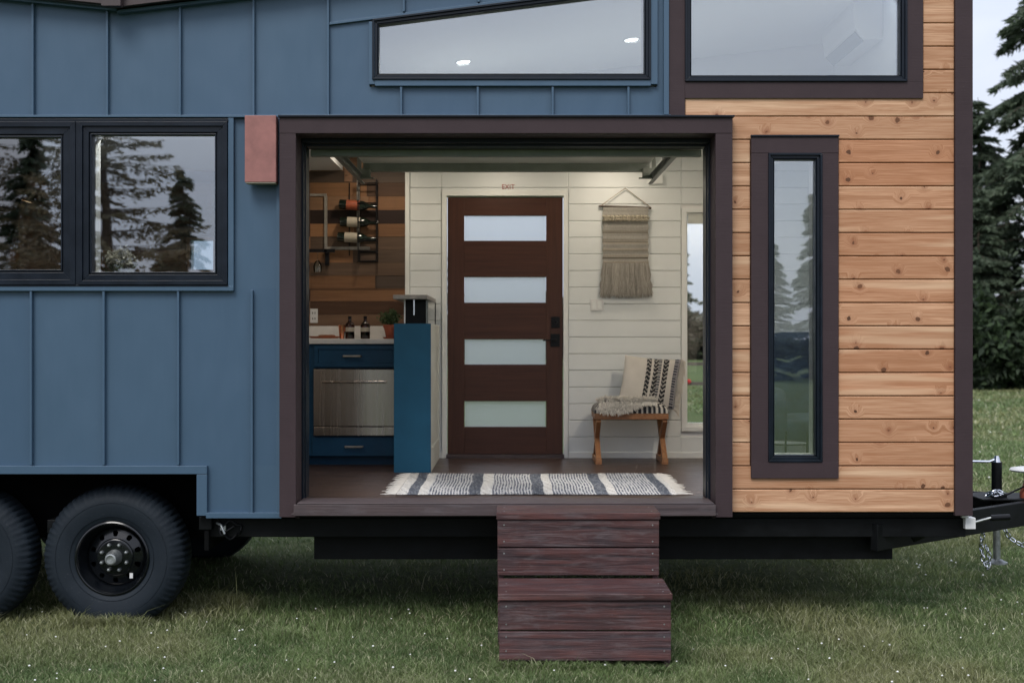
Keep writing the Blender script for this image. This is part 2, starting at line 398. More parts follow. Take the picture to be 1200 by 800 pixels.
# ================================================================== TINY HOUSE
house = thing('tiny_house', 'long tiny house on a trailer with blue standing-seam metal and cedar siding', 'tiny house')
PXL = -420; XL = X(PXL); XR = X(1137)
def roofrow(px): return 12.5+(140-px)*-.10 if px < 140 else 14-.12*(px-152)
def roof_z(x):
    px = 600+x*F/D; return Z(roofrow(px))
def P(*pts): return [(X(a), Z(b)) for a, b in pts]

# --- metal siding
m = MB()
def mp(c, *pts): m.col(c); m.prism(P(*pts), 0.0, .02)
seams = [-308,-222,-135,-48,40,127,212,298]
# above window, panel by panel so each panel has its own tone
xs = [PXL]+seams+[331]
for a, b in zip(xs, xs[1:]):
    pts = [(a,138.5)]+[(b,138.5),(b,roofrow(b))]
    if a < 140 < b: pts += [(140,roofrow(140.01))]
    pts += [(a,roofrow(a))]
    mp(random.random()*.8, *pts)
lx = [PXL,-308,-222,-135,-50,38,123,210,296,331]
for a, b in zip(lx, lx[1:]):
    mp(random.random()*.8, (a,338),(b,338),(b,545),(a,545))
mp(.3, (275,139),(331,139),(331,338),(275,338)); mp(.4, (PXL,139),(-101,139),(-101,338),(PXL,338))
mp(.5, (243,545),(296,545),(296,603),(243,603)); mp(.2, (296,545),(331,545),(331,603),(296,603))
mp(.3, (PXL,545),(-140,545),(-140,603),(PXL,603))
def wl(px): return 27.5-.128*(px-385)          # break line above the trapezoid window
def wl2(px): return wl(px)
mp(.1, (331,138),(385,138),(385,roofrow(385)),(331,roofrow(331)))
mp(.5, (385,138),(433,138),(433,wl(433)),(385,wl(385)))
for a, b, c in ((385,473.6,.0),(473.6,561,.6),(561,648,.3),(648,736,.8),(736,783,.2)):
    mp(c, (a,wl(a)),(b,wl(b)),(b,roofrow(b)),(a,roofrow(a)))
for a, b, c in ((433,470.5,.2),(470.5,560,.7),(560,647.5,.1),(647.5,736,.5),(736,770,.3)):
    mp(c, (a,102),(b,102),(b,138),(a,138))
mp(.3, (770,wl(770)),(783,wl(783)),(783,138),(770,138))
m.build('metal_siding', 'blue_metal', house)
# --- standing seams
m = MB()
def seam(px, r0, r1, w=2.6, pr=.028):
    m = MB(); m.col(.15); x = X(px); hw = w/2/203.7
    m.prism([(x-hw,Z(r1)),(x+hw,Z(r1)),(x+hw,Z(r0)),(x-hw,Z(r0))], -pr, -.001); m.build('seam', 'blue_metal', house, bevel=.002)
for s_ in seams: seam(s_, roofrow(s_)+2, 137)
for s_ in lx[1:-1]: seam(s_, 340, 544 if s_ < 243 else 602)
seam(385, roofrow(385)+2, 136.5)
for s_ in (473.6, 561, 648, 736): seam(s_, roofrow(s_)+2, wl(s_)-1)
for s_ in (470.5, 560, 647.5, 736): seam(s_, 103, 136.5)
# --- flashings and J-trim
m = MB(); m.col(.1)
def fb(x0, x1, r0, r1, pr=.03, back=-.001): m.box(X(x0), X(x1), -pr, back, Z(r1), Z(r0))
def slopebar(x0, x1, fn, th, pr, m=m): m.prism([(X(x0),Z(fn(x0)+th)),(X(x1),Z(fn(x1)+th)),(X(x1),Z(fn(x1))),(X(x0),Z(fn(x0)))], -pr, -.001)
fb(PXL,328,136,138.6,.034); fb(268.5,275,139,336,.03); fb(-101,275,335.5,341,.033); fb(-107,-101,139,336,.03)
fb(325,331,139,601,.03); fb(243,331,599.5,606,.034); fb(PXL,-134,599.5,606,.034)
fb(-134,244,545,554.5,.034); fb(232,244,555,603,.033); fb(-146,-135,555,599,.033)
fb(331,785,135.5,138.8,.036)
slopebar(385, 783, wl, 3, .02)
fb(433,440,27,100,.03); fb(440,762,95,102,.033); fb(762,770,-21,100,.03); fb(777,783,-50,136,.04)
m.build('flashing', 'blue_metal', house, bevel=.0015)

# --- windows helpers
def window(x0, x1, top, r1, fw, parent=house, cut=0.0, depth=.09, sash=True, pane_in=.035):
    """x0..x1 outer frame px, top(px)->row, r1 bottom row, fw frame width px"""
    m = MB(); T = top if callable(top) else (lambda p: top)
    def ring(o, i, y0, y1):
        ox0, ox1, ot, ob = x0+o, x1-o, (lambda p: T(p)+o), r1-o
        ix0, ix1, it, ib = x0+i, x1-i, (lambda p: T(p)+i), r1-i
        for poly in ([(ox0,ob),(ox1,ob),(ix1,ib),(ix0,ib)], [(ox1,ob),(ox1,ot(ox1)),(ix1,it(ix1)),(ix1,ib)],
                     [(ox1,ot(ox1)),(ox0,ot(ox0)),(ix0,it(ix0)),(ix1,it(ix1))], [(ox0,ot(ox0)),(ox0,ob),(ix0,ib),(ix0,it(ix0))]):
            m.prism(P(*poly), y0, y1)
    ring(0, fw*.34, -.042, .05); ring(fw*.34, fw*.80, -.030, .05); ring(fw*.80, fw*.90, -.018, .05); ring(fw*.90, fw, -.026, .05)
    w = m.build('window', 'dark_frame', parent, bevel=.0018)
    g = MB(); a = fw-1
    g.prism(P((x0+a,r1-a),(x1-a,r1-a),(x1-a,T(x1-a)+a),(x0+a,T(x0+a)+a)), .004, .006)
    p = g.build('pane', 'window_glass', w)
    return w
w1 = window(94, 268, 144, 334, 15); w1['label'] = 'square dark-framed window reflecting fir trees'
w2 = window(-94, 91, 144, 334, 18)
m = MB(); m.box(X(-95), X(269), -.036, .02, Z(144), Z(140.5)); m.box(X(91), X(94), -.036, .03, Z(334), Z(144)); m.box(X(-95), X(269), -.036, .02, Z(336), Z(334.2))
m.build('window_head', 'dark_frame', house, bevel=.0015)
wm = window(437, 762, lambda p: 24.5-.128*(p-437), 95, 7.5); wm['label'] = 'long slant-topped window above the opening'
wt = window(899, 962, 180.5, 540.5, 7.5); wt['label'] = 'tall narrow window in the cedar wall'
wu = window(802, 1061, lambda p: -48-.12*(p-802), 97, 7.5); wu['label'] = 'upper corner window over the cedar wall'
# --- brown trims
m = MB()
def tb(c, x0, x1, r0, r1, pr, back=.02): m.col(c); m.box(X(x0), X(x1), -pr, back, Z(r1), Z(r0))
tb(0, 783,802,-66,136.5,.028); tb(1, 802,1080,97,116.5,.03); tb(0, 1061,1080,-80,97,.03); 
m.col(1); m.prism(P((802,-48),(1061,-79),(1061,-95),(802,-63)), -.03, .02)
tb(1, 879,981,161.5,180.5,.036); tb(1, 879,981,540.5,559.5,.036); tb(0, 879,899,180.5,540.5,.034); tb(0, 962,981,180.5,540.5,.034)
tb(0, 1117,1137.5,-100,603,.036, .16)
# opening frame (projects 10 cm)
tb(1, 331,855,141,159.5,.10); tb(0, 331,350,159.5,603,.098); tb(0, 835.5,855,159.5,603,.098)
m.build('trim_board', 'brown_trim', house, bevel=.002)
m = MB(); m.box(X(330), X(857), -.115, -.002, Z(141), Z(138.9)); m.box(X(878.5), X(981.5), -.045, .02, Z(161.5), Z(159.4))
m.box(X(783), X(1081), -.04, -.001, Z(137.8), Z(136.6)) if False else None
m.build('drip_cap', 'dark_frame', house, bevel=.001)
# opening jambs: brown outer reveal then dark track frame
m = MB(); xl, xr = X(350), X(835.5); zt = Z(159.5)
m.col(0); m.box(xl-.02, xl, -.001+.021, .15, ZF-.1, zt); m.box(xr, xr+.02, .021, .15, ZF-.1, zt); m.col(1); m.box(xl-.02, xr+.02, .021, .15, zt, zt+.02)
m.box(xl-.02, xl+.0, .021, .15, zt, zt+.001) if False else None
m.build('opening_jamb', 'brown_trim', house)
m = MB()
m.box(xl-.02, xl+.018, .15, .27, ZF, zt+.02); m.box(xr-.018, xr+.02, .15, .27, ZF, zt+.02)
m.box(xl+.018, xr-.018, .15, .27, 2.768, zt+.02); m.box(xl-.02, xl+.012, .10, .15, ZF, zt); m.box(xr-.012, xr+.02, .10, .15, ZF, zt)
m.box(xl, xr, .09, .15, zt-.025, zt)
m.build('door_track_frame', 'dark_frame', house, bevel=.002)
# sill: wide board
m = MB(); m.col(.2,.2,.3); m.box(X(345), X(838), -.10, .12, Z(603.5,7.25), Z(603.5,7.25)+.012); 
m.col(.1,.2,.1); m.box(X(345,7.25), X(838,7.25), -.128, -.10, Z(603.5,7.25), ZF-.002)
m.col(.6,.2,.7); m.box(X(349,7.25), X(836,7.25), -.128, .10, ZF-.001, ZF+.008)
m.build('sill', 'sill_wood', house, bevel=.003)

# --- cedar siding
m = MB(); bh = 27.22; r_edges = [137+bh*k for k in range(-9, 18)]
def board(x0, x1, ra, rb, amber):
    if rb-ra < 3: return
    m.col(random.random(), amber, random.random()); g = .9/203.7
    m.box(X(x0), X(x1), -.018, -.0, Z(rb)+g*.5, Z(ra)-g*.5, .0045)
for k in range(len(r_edges)-1):
    ra, rb = r_edges[k], r_edges[k+1]
    mid = (ra+rb)/2
    if rb <= 112: board(1080.5, 1117, max(ra,-98), rb, .25)
    elif ra < 136:
        board(802.5, 1117, ra, rb, .15)
    elif rb < 165: board(855.5, 1117, ra, rb, .15)
    elif mid > 559: board(855.5, 1117, ra, min(rb,603), .2+.1*random.random())
    elif ra < 559 and rb > 559:
        board(855.5, 1117, ra, rb, .2)
    else:
        board(855.5, 878.5, ra, rb, .02+.15*random.random()); board(981.5, 1117, ra, rb, (.95 if ra < 200 else .6) if ra < 240 else .5+.3*random.random()-.3*(ra > 440))
m.build('cedar_siding', 'cedar', house)
m = MB(); m.box(X(855), X(1117), -.001, .02, Z(603), Z(560)); 
sheet(m, X(802), X(1117), Z(603), Z(-60), .001, .02, [(X(802), X(855), Z(610), Z(137)), (X(880), X(980), Z(560), Z(162)), (X(803), X(1079), Z(116), Z(-70))])
m.build('siding_backing', 'dark_under', house)

# --- wall core with window holes (white inside)
m = MB()
zb = ZF-.02; ztop = Z(-95)
holes = [(X(347.5), X(838), ZF-.5, zt+.021), (X(108), X(253), Z(319), Z(159)), (X(-77), X(74), Z(317), Z(161)), (X(443.5), X(754.5), Z(88), Z(-70)),
         (X(906), X(955), Z(533), Z(187)), (X(809.5), X(1053), Z(90), Z(-120)), (X(-200), X(331), 4.0-.5, 6), (X(-140), X(243), 0, Z(545))]
sheet(m, XL+.02, XR-.02, zb, Z(14), .05, .15, holes)
sheet(m, X(331), XR-.02, Z(14), Z(-18), .05, .15, holes)
sheet(m, X(700), XR-.02, Z(-18), Z(-50), .05, .15, holes)
sheet(m, X(1000), XR-.02, Z(-50), Z(-80), .05, .15, holes)
sheet(m, XL+.02, X(-20), Z(14), Z(-3), .05, .15, holes) if False else None
m.build('front_wall', 'loft_white', house)
# --- end walls, roof, ceilings, floor
YE = YB+.16
m = MB(); m.prism([(p[0], p[1]) for p in []], 0, 1) if False else None
m.box(XL, XL+.02, .021, YE-.001, Z(603), roof_z(XL)-.03); m.build('end_wall', 'blue_metal', house); m = MB(); m.box(XR-.019, XR-.001, .165, YE-.001, Z(603), roof_z(XR)-.03)
m.build('end_wall', 'blue_metal', house)
m = MB(); m.box(XL+.021, XL+.1, .151, YE-.02, ZF, roof_z(XL)-.06); m.build('end_wall_lining', 'loft_white', house); m = MB(); m.box(XR-.12, XR-.02, .151, YE-.02, ZF, roof_z(XR)-.06)
m.build('end_wall_lining', 'loft_white', house)
def roofslab(m, px0, px1, up0, up1, y0, y1):
    pts = []
    bp = [px0]+([140] if px0 < 140 < px1 else [])+[px1]
    for p_ in bp: pts.append((X(p_), Z(roofrow(p_))+up0))
    for p_ in bp[::-1]: pts.append((X(p_), Z(roofrow(p_))+up1))
    m.prism(pts, y0, y1)
m = MB(); roofslab(m, PXL-15, 1155, .012, .16, -.085, YE+.08); m.build('roof', 'roof_metal', house)
m = MB(); roofslab(m, PXL-15, 139, .004, .19, -.11, -.086); roofslab(m, 141, 1155, .004, .19, -.11, -.086)
m.prism(P((127,-20),(153,-22),(151,15.5),(129,15.5)), -.16, -.111)
m.build('fascia', 'brown_roof', house, bevel=.002)
m = MB(); m.col(.2); roofslab(m, PXL, 139.5, -.014, .003, -.05, -.002); roofslab(m, 140.5, 1137, -.014, .003, -.05, -.002); m.build('eave_flashing', 'blue_metal', house)
m = MB(); roofslab(m, PXL+8, 139, -.13, -.06, .152, YB); roofslab(m, 141, 1130, -.13, -.06, .152, YB); m.build('loft_ceiling', 'loft_white', house)
ZC = 3.06
m = MB(); sheet(m, X(330), XR-.13, 0, 1, 0, 1, []) if False else None
m.box(X(331)+.0, XR-.13, .152, YB-.001, ZC, ZC+.06); m.build('ceiling', 'white_wall', house)
m = MB(); m.box(XL+.03, XR-.03, .54, YE-.03, ZF-.12, ZF-.02); m.box(X(243)+.001, XR-.03, .13, .54, ZF-.12, ZF-.02)
m.build('subfloor', 'dark_under', house)
m = MB(); y = .12; k = 0
while y < YB+.0:
    y1 = min(y+.127, YB+.02); x = X(331)-1.6-random.random()*.8
    while x < XR:
        x1 = x+1.2+random.random()*.7
        if y < .53: x = max(x, X(243)+.01); x1 = max(x1, x+.3)
        m.col(random.random(), 0, random.random()); m.box(max(x, XL+.1), min(x1, XR-.13), y+.0008, y1-.0008, ZF-.02, ZF) if x1 > XL+.1 else None
        x = x1+.0015
    y = y1
m.build('floor_boards', 'floor_wood', house)
# --- back wall: shiplap inside, holes for door, sidelite and kitchen windows
def bx(px): return X(px, DB)
def bz(r): return Z(r, DB)
doorh = (bx(523), bx(661), ZF-.2, bz(229.5))
sideh = (bx(804), bx(842), bz(500), bz(249))
kwin = [(bx(222), bx(250), bz(316), bz(281)), (bx(38), bx(52), bz(192), bz(176)), (bx(64), bx(74), bz(192), bz(176))]
m = MB(); sheet(m, XL+.1, XR-.02, ZF-.1, 3.72, YB+.02, YB+.14, [doorh, sideh]+kwin); m.prism([(X(560),3.7201),(XR-.02,3.7201),(XR-.02,roof_z(XR)-.02),(X(560),roof_z(X(560))-.02)], YB+.02, YB+.14)
m.build('back_wall', 'loft_white', house)
m = MB(); r = 184.0; sp = 19.45
for k in range(19):
    zt_, zb_ = bz(200.5+sp*(k-1)), bz(200.5+sp*k); zb_ = max(zb_, ZF)
    if zt_-zb_ < .01: continue
    cuts = []
    for (a, b) in ((bx(480), bx(517.5)), (bx(666), bx(798)), (bx(846), XR-.12)): m.box(a, b, YB, YB+.02, zb_+.0015, zt_-.0015, .0035)
    if zb_ > doorh[3]+.03: m.box(bx(517.6), bx(665.9), YB, YB+.02, zb_+.0015, zt_-.0015, .0035)
    elif zt_ > doorh[3]+.03: m.box(bx(517.6), bx(665.9), YB, YB+.02, bz(223.5), zt_-.0015)
    if zb_ > sideh[3]+.03: m.box(bx(798.1), bx(845.9), YB, YB+.02, zb_+.0015, zt_-.0015, .0035)
    elif zt_ < sideh[2]-.03: m.box(bx(798.1), bx(845.9), YB, YB+.02, zb_+.0015, zt_-.0015, .0035)
m.build('shiplap', 'white_wall', house)
m = MB()
m.box(bx(518), bx(523.5), YB-.012, YB+.02, ZF, bz(224)); m.box(bx(660.5), bx(665.6), YB-.012, YB+.02, ZF, bz(224)); m.box(bx(518), bx(665.6), YB-.013, YB+.02, bz(229.6), bz(223.8))
m.box(bx(475), bx(480), YB-.022, YB+.02, ZF, ZC)
m.box(bx(798.5), bx(804), YB-.012, YB+.02, bz(505), bz(245)); m.box(bx(842), bx(846), YB-.012, YB+.02, bz(505), bz(245)); m.box(bx(798.5), bx(846), YB-.014, YB+.02, bz(505), bz(500)); m.box(bx(798.5), bx(846), YB-.014, YB+.02, bz(249), bz(244.6))
m.box(bx(666), bx(846), YB-.01, YB-.0005, ZF, ZF+.045); m.box(bx(480), bx(517.8), YB-.01, YB-.0005, ZF, ZF+.045)
m.build('casing', 'white_trim', house, bevel=.0015)
# sidelite window
m = MB(); x0, x1, z0, z1 = sideh; f = .014
m.box(x0, x0+f, YB+.03, YB+.08, z0, z1); m.box(x1-f, x1, YB+.03, YB+.08, z0, z1); m.box(x0+f, x1-f, YB+.03, YB+.08, z0, z0+.03); m.box(x0+f, x1-f, YB+.03, YB+.08, z1-f, z1)
sl = m.build('window', 'white_trim', house, bevel=.001); sl['label'] = 'slim white sidelight in the rear wall'
m = MB(); m.box(x0+f, x1-f, YB+.05, YB+.054, z0+.03, z1-f); m.build('pane', 'thin_glass', sl)
m = MB(); m.box(x0+f+.001, x1-f-.001, YB+.012, YB+.028, bz(262), z1-f); m.build('roller_blind', 'door_back_grey', sl)
# kitchen back windows
for i, (x0, x1, z0, z1) in enumerate(kwin):
    m = MB(); f = .02
    m.box(x0-f, x0, YB-.004, YB+.06, z0-f, z1+f); m.box(x1, x1+f, YB-.004, YB+.06, z0-f, z1+f); m.box(x0, x1, YB-.004, YB+.06, z0-f, z0); m.box(x0, x1, YB-.004, YB+.06, z1, z1+f)
    ww = m.build('window', 'beam_brown', house); m = MB(); m.box(x0, x1, YB+.05, YB+.053, z0, z1); m.build('pane', 'thin_glass', ww)
# reclaimed plank wall: rows with tones read off the photograph
rows = [(184,201,[(364,475,.8)]), (201,214.5,[(364,475,.05)]), (214.5,230.5,[(364,430,.62),(430,475,.15)]), (230.5,246.5,[(364,432,.95),(432,475,.5)]),
        (246.5,262.5,[(364,475,.0)]), (262.5,277.5,[(364,415,.85),(415,475,.4)]), (277.5,293,[(364,475,.22)]), (293,308,[(364,414,.6),(414,475,.12)]),
        (308,323,[(364,475,.25)]), (323,338,[(364,440,.5),(440,475,.05)]), (338,340,[(364,475,.3)]), (340,353,[(364,475,.55)]), (353,368.5,[(364,475,.15)]), (368.5,382,[(364,475,.5)]),
        (382,398,[(364,475,.2)])]
rows = [(169,184,[(364,475,.3)])]+rows
m = MB()
def plk(x0, x1, r0, r1, tone):
    m.col(tone, .5, random.random()); m.box(bx(x0)+.0006, bx(x1)-.0006, YB-.018-.004*random.random(), YB+.019, bz(r1)+.0006, bz(r0)-.0006)
for r0, r1, segs in rows:
    for x0, x1, tn in segs: plk(x0, x1, r0, r1, tn)
    # continue the cladding to the left behind the kitchen windows
    x = 364
    while x > -380:
        xn = x-70-random.random()*110; tn = random.choice((.05,.15,.3,.5,.75))
        blocked = False
        for h in kwin:
            if bx(xn) < h[1]+.02 and bx(x) > h[0]-.02 and bz(r1) < h[3]+.02 and bz(r0) > h[2]-.02: blocked = True
        if blocked:
            # split round the opening
            for h in kwin:
                if bx(xn) < h[1]+.02 and bx(x) > h[0]-.02 and bz(r1) < h[3]+.02 and bz(r0) > h[2]-.02:
                    hp0 = 600+(h[0]-.02)*F/DB; hp1 = 600+(h[1]+.02)*F/DB
                    if x > hp1+1: plk(hp1, x, r0, r1, tn)
                    x = hp0
            if xn < x-1: plk(xn, x, r0, r1, tn)
        else: plk(xn, x, r0, r1, tn)
        x = xn
m.build('plank_wall', 'wall_planks', house)
# --- entry door
m = MB(); yd = YB+.01
dx0, dx1, dz0, dz1 = bx(524.5), bx(659.5), ZF+.03, bz(231)
lites = [(bx(544.5), bx(639.5), bz(b), bz(a)) for a, b in ((252.5,282),(324.5,354.5),(397.5,427),(470,500))]
m.col(1); m.box(dx0, lites[0][0]-.004, yd, yd+.045, dz0, dz1); m.box(lites[0][1]+.004, dx1, yd, yd+.045, dz0, dz1); m.col(0)
ze = [dz1]+[v for l in lites for v in (l[3], l[2])]+[dz0]
for i in range(0, len(ze), 2): m.box(lites[0][0]-.004, lites[0][1]+.004, yd+.0015, yd+.045, ze[i+1], ze[i])
door = m.build('entry_door', 'door_wood', house, bevel=.002); door['label'] = 'dark mahogany front door with four frosted panes'
for l in lites:
    m = MB(); m.box(l[0]+.0, l[1]-.0, yd+.012, yd+.02, l[2], l[3]); m.build('frosted_pane', 'frosted_glass', door)
m = MB(); m.box(bx(646), bx(656), yd-.012, yd, bz(384), bz(371)); m.lathe([(0,-.03),(.012,-.03),(.014,-.012)], ((bx(651)), yd, bz(377.5)), 'Y', 16); m.build('deadbolt', 'black_metal', door, bevel=.001)
m = MB(); m.box(bx(645.5), bx(656), yd-.012, yd, bz(406), bz(391)); m.tube([(bx(651),yd-.01,bz(398.3)),(bx(651),yd-.05,bz(398.3))], .009); m.box(bx(636), bx(652), yd-.056, yd-.044, bz(399.3), bz(397.6)); m.build('lever_handle', 'black_metal', door, bevel=.001)
m = MB(); m.box(bx(523), bx(661), YB-.02, YB+.10, ZF, ZF+.028); m.build('threshold', 'sill_wood', house)
# --- interior partition that closes the kitchen bay on the left is not needed; loft knee wall lining
# --- overhead door on its tracks
xa, xb = -1.10, 1.02
m = MB(); m.box(xl+.02, xr-.02, .30, .36, 2.733, 2.772)
m.box(xl+.03, xr-.03, .361, .40, 2.775, 2.895)
od = m.build('overhead_door', 'door_rail_grey', house, bevel=.003); od['label'] = 'rolled-up grey sectional door under the ceiling'
m = MB(); 
m.box(xa+.03, xb-.03, .42, 1.84, 2.900, 2.906); m.build('door_panel', 'door_back_grey', od)
m = MB(); m.box(xa+.03, xb-.03, 1.84, 1.90, 2.842, 2.910); m.build('door_rail', 'door_rail_grey', od, bevel=.002)
m = MB(); m.box(xl+.03, xr-.03, .285, .299, 2.772, 2.780); m.build('weather_strip', 'beam_brown', od)
for s_, x in ((-1, xa), (1, xb)):
    m = MB(); m.box(x-.002, x+.002, .30, 1.95, 2.765, 2.815); m.box(x, x-s_*.03, .30, 1.95, 2.763, 2.767); m.box(x, x-s_*.03, .30, 1.95, 2.813, 2.817)
    m.obb((x+s_*.01,1.93,2.80), (x+s_*.01,1.93,3.05), .03, .004)
    m.obb((x,1.2,2.82), (x,1.2,3.05), .03, .004)
    m.build('door_track', 'track_metal', od)
for x in (xa+.05, xb-.05):
    m = MB(); m.box(x-.035, x+.035, 1.80, 1.835, 2.79, 2.86); m.tube([(x-.06,1.82,2.79),(x+.06,1.82,2.79)], .006); m.build('roller_bracket', 'track_metal', od, bevel=.002)
m = MB(); cx = X(573, 8.6); m.tube([(cx-.05,1.03,2.899),(cx-.05,1.03,2.86),(cx+.05,1.03,2.86),(cx+.05,1.03,2.899)], .005); m.tube([(cx-.06,1.03,2.88),(cx+.06,1.03,2.88)], .005); m.lathe([(0,-.012),(.014,-.012),(.014,.012),(0,.012)], (cx,1.03,2.872), 'Y', 10); m.build('latch', 'black_metal', od)
for (p0, p1, r0, r1) in ((757.5,776,202,215.5),(404,413.5,200,213.5)):
    m = MB(); m.box(bx(p0), bx(p1), YB-.03, YB-.0225, bz(r1), bz(r0)); m.lathe([(0,-.05),(.012,-.05),(.012,-.03)], ((bx(p0)+bx(p1))/2-.01, YB, bz(r0+5)), 'Y', 10)
    o = m.build('wall_bracket', 'white_trim' if p0 > 600 else 'beam_brown', house, bevel=.001)
# --- chassis
m = MB()
m.box(X(247,7.45), X(1130,7.45), .07, .14, Z(628,7.45), Z(606,7.45)); m.box(X(331), X(1137), .05, .30, Z(608), Z(603.2))
m.box(XL+.1, X(247,7.45), .95, 1.02, .42, .60)
m.box(X(368,7.55), X(1046,7.55), .20, .23, Z(655,7.55), Z(625,7.55)); m.box(X(368,7.55), X(1046,7.55), .185, .20, Z(626.8,7.55), Z(625,7.55))
m.box(X(232), X(247), .02, .10, Z(621), Z(606))
m.tube([(X(1046,7.55)-.1,.3,.47),(X(1075,7.55),.3,.47),(X(1092,7.55),.3,.49)], [.06,.055,.03], 12)
m.box(XL+.1, XR-.3, 2.0, 2.1, .34, .60)
for x in np.linspace(XL+.5, XR-.5, 12): m.box(x-.03, x+.03, .14, 2.4, .50, .58)
# belly box
m.box(X(368,7.55)+.05, X(1046,7.55)-.2, .25, 2.3, .36, .50)
# A-frame tongue
for s_ in (-1, 1):
    m.obb((2.1, 1.3+s_*1.24, .49), (3.62, 1.3+s_*.03, .49), .05, .155)
m.box(3.5, 4.3, 1.22, 1.38, .43, .57); m.tube([(4.3,1.3,.52),(4.45,1.3,.50)], [.05,.045], 12); m.box(3.12, 3.5, 1.12, 1.48, .565, .578)
m.build('chassis', 'black_steel', house, bevel=.004)
# wheel well lining
m = MB(); m.box(X(-140), X(243), .5, .53, .42, Z(546)); m.box(X(238), X(243), .03, .5, .42, Z(546)); m.box(X(-140), X(-135), .03, .5, .42, Z(546))
m.box(X(-140), X(243), .021, .53, Z(545.9), Z(540)); m.box(XL+.05, X(-141), .1, .13, .3, Z(600)); m.build('wheel_well', 'dark_under', house)
# axle
m = MB()
WX = [X(130,7.42), X(-51,7.42)]; WR = .42; WZ = .362
for x in WX: m.tube([(x,.25,WZ),(x,2.5,WZ)], .045, 12)
m.build('axle', 'black_steel', house)
# wheel: axis along Y, front at Y=.07
def make_wheel():
    m = MB(); seg = 210
    prof = [(.205,.052),(.212,.030),(.225,.020),(.26,.010),(.30,.004),(.335,.004),(.362,.014),(.388,.030),(.407,.050),(.416,.080),(.420,.12),(.420,.20),(.407,.245),(.36,.27),(.24,.27),(.205,.24)]
    rings = []
    for j, (r, h) in enumerate(prof):
        ring = []
        for k in range(seg):
            a = 2*math.pi*k/seg; rr_, hh = r, h
            if 6 <= j <= 11:
                if k % 3 == 0: rr_ -= .011 if j > 8 else .002; hh += .009 if 7 <= j <= 8 else 0
                elif (k//3) % 2: hh += .005 if 7 <= j <= 8 else 0
            ring.append(m.bm.verts.new((math.cos(a)*rr_, hh, math.sin(a)*rr_)))
        rings.append(ring)
    for ring in rings:
        for v_ in ring:
            lim = -(WZ+.012)
            if v_.co.z < lim: v_.co.z = lim
            elif v_.co.z < lim+.10 and abs(v_.co.x) < .3: v_.co.y -= .010*(1-(v_.co.z-lim)/.10) if v_.co.y < .1 else 0
    for a, b in zip(rings, rings[1:]):
        for k in range(seg): m.face([a[k], a[(k+1)%seg], b[(k+1)%seg], b[k]])
    for rr_ in (.325, .245): m.lathe([(rr_-.002,.0075 if rr_ > .3 else .0165),(rr_,.0015 if rr_ > .3 else .010),(rr_+.002,.0075 if rr_ > .3 else .0165)], (0,0,0), 'Y', 96)
    # raised mould ribs on the shoulder
    tyre = m.build('tyre', 'tyre_rubber', None, smooth=True)
    # rim with ventilation holes
    m = MB(); sg = 80
    m.lathe([(.214,.028),(.216,.018),(.208,.014),(.200,.022),(.197,.045),(.190,.055),(.186,.075),(.178,.085),(.172,.110)], (0,0,0), 'Y', sg)
    m.lathe([(.172,.110),(.165,.102),(.160,.098)], (0,0,0), 'Y', sg)
    hole_n = 8; hr = .0165; hc = .136; ns = 80
    # disc zone between r=.112 and .160 with 10 holes
    hole_n = 10
    outer = [m.bm.verts.new((.160*math.cos(2*math.pi*k/ns), .098, .160*math.sin(2*math.pi*k/ns))) for k in range(ns)]
    inner = [m.bm.verts.new((.110*math.cos(2*math.pi*k/ns), .078, .110*math.sin(2*math.pi*k/ns))) for k in range(ns)]
    for q in range(hole_n):
        base = q*8; rim = []
        ca = 2*math.pi*(base+4)/ns
        loop = [outer[(base+i) % ns] for i in range(9)]+[inner[(base+8-i) % ns] for i in range(9)]
        ring = []; back = []
        ctr = Vector((hc*math.cos(ca), .088, hc*math.sin(ca)))
        er = Vector((math.cos(ca),0,math.sin(ca))); et = Vector((-math.sin(ca),0,math.cos(ca)))
        for v_ in loop:
            dv = v_.co-ctr; ang = math.atan2(dv.dot(et), dv.dot(er))
            ring.append(m.bm.verts.new(ctr+er*hr*math.cos(ang)+et*hr*math.sin(ang)+Vector((0,.4*hr*math.cos(ang),0)))); 
            back.append(m.bm.verts.new(ring[-1].co+Vector((0,.012,0))))
        nn = len(loop)
        for i in range(nn):
            j = (i+1) % nn
            if (loop[i].co-loop[j].co).length > .04 and False: continue
            m.face([loop[i], loop[j], ring[j], ring[i]]); m.face([ring[i], ring[j], back[j], back[i]])
    m.lathe([(.110,.078),(.104,.070),(.096,.068),(.040,.068),(.038,.040),(.040,.06)], (0,0,0), 'Y', sg)
    m.lathe([(.17,.16),(.0,.16)], (0,0,0), 'Y', 24)
    rim = m.build('rim', 'rim_black', None, smooth=True)
    m = MB(); m.lathe([(.046,.068),(.044,.04),(.036,.022),(.034,-.005),(.032,-.012),(.024,-.014),(.022,-.010),(.0,-.008)], (0,0,0), 'Y', 32); hub = m.build('hub_cap', 'galvanised', None, smooth=True)
    nuts = []
    for k in range(8):
        a = 2*math.pi*(k+.5)/8; m = MB(); m.lathe([(.011,.07),(.011,.052),(.008,.046),(0,.044)], (.078*math.cos(a),0,.078*math.sin(a)), 'Y', 6); nuts.append(m.build('lug_nut', 'galvanised', None))
    m = MB(); m.tube([(.148,.10,-.110),(.166,.06,-.104),(.192,.03,-.098)], [.0045,.004,.004], 8); val = m.build('valve_stem', 'chrome', None, smooth=True)
    m = MB(); m.box(.085, .104, .078, .083, -.125, -.095); st = m.build('sticker', 'white_plastic', None)
    return [tyre, rim, hub]+nuts+[val, st]
parts = make_wheel()
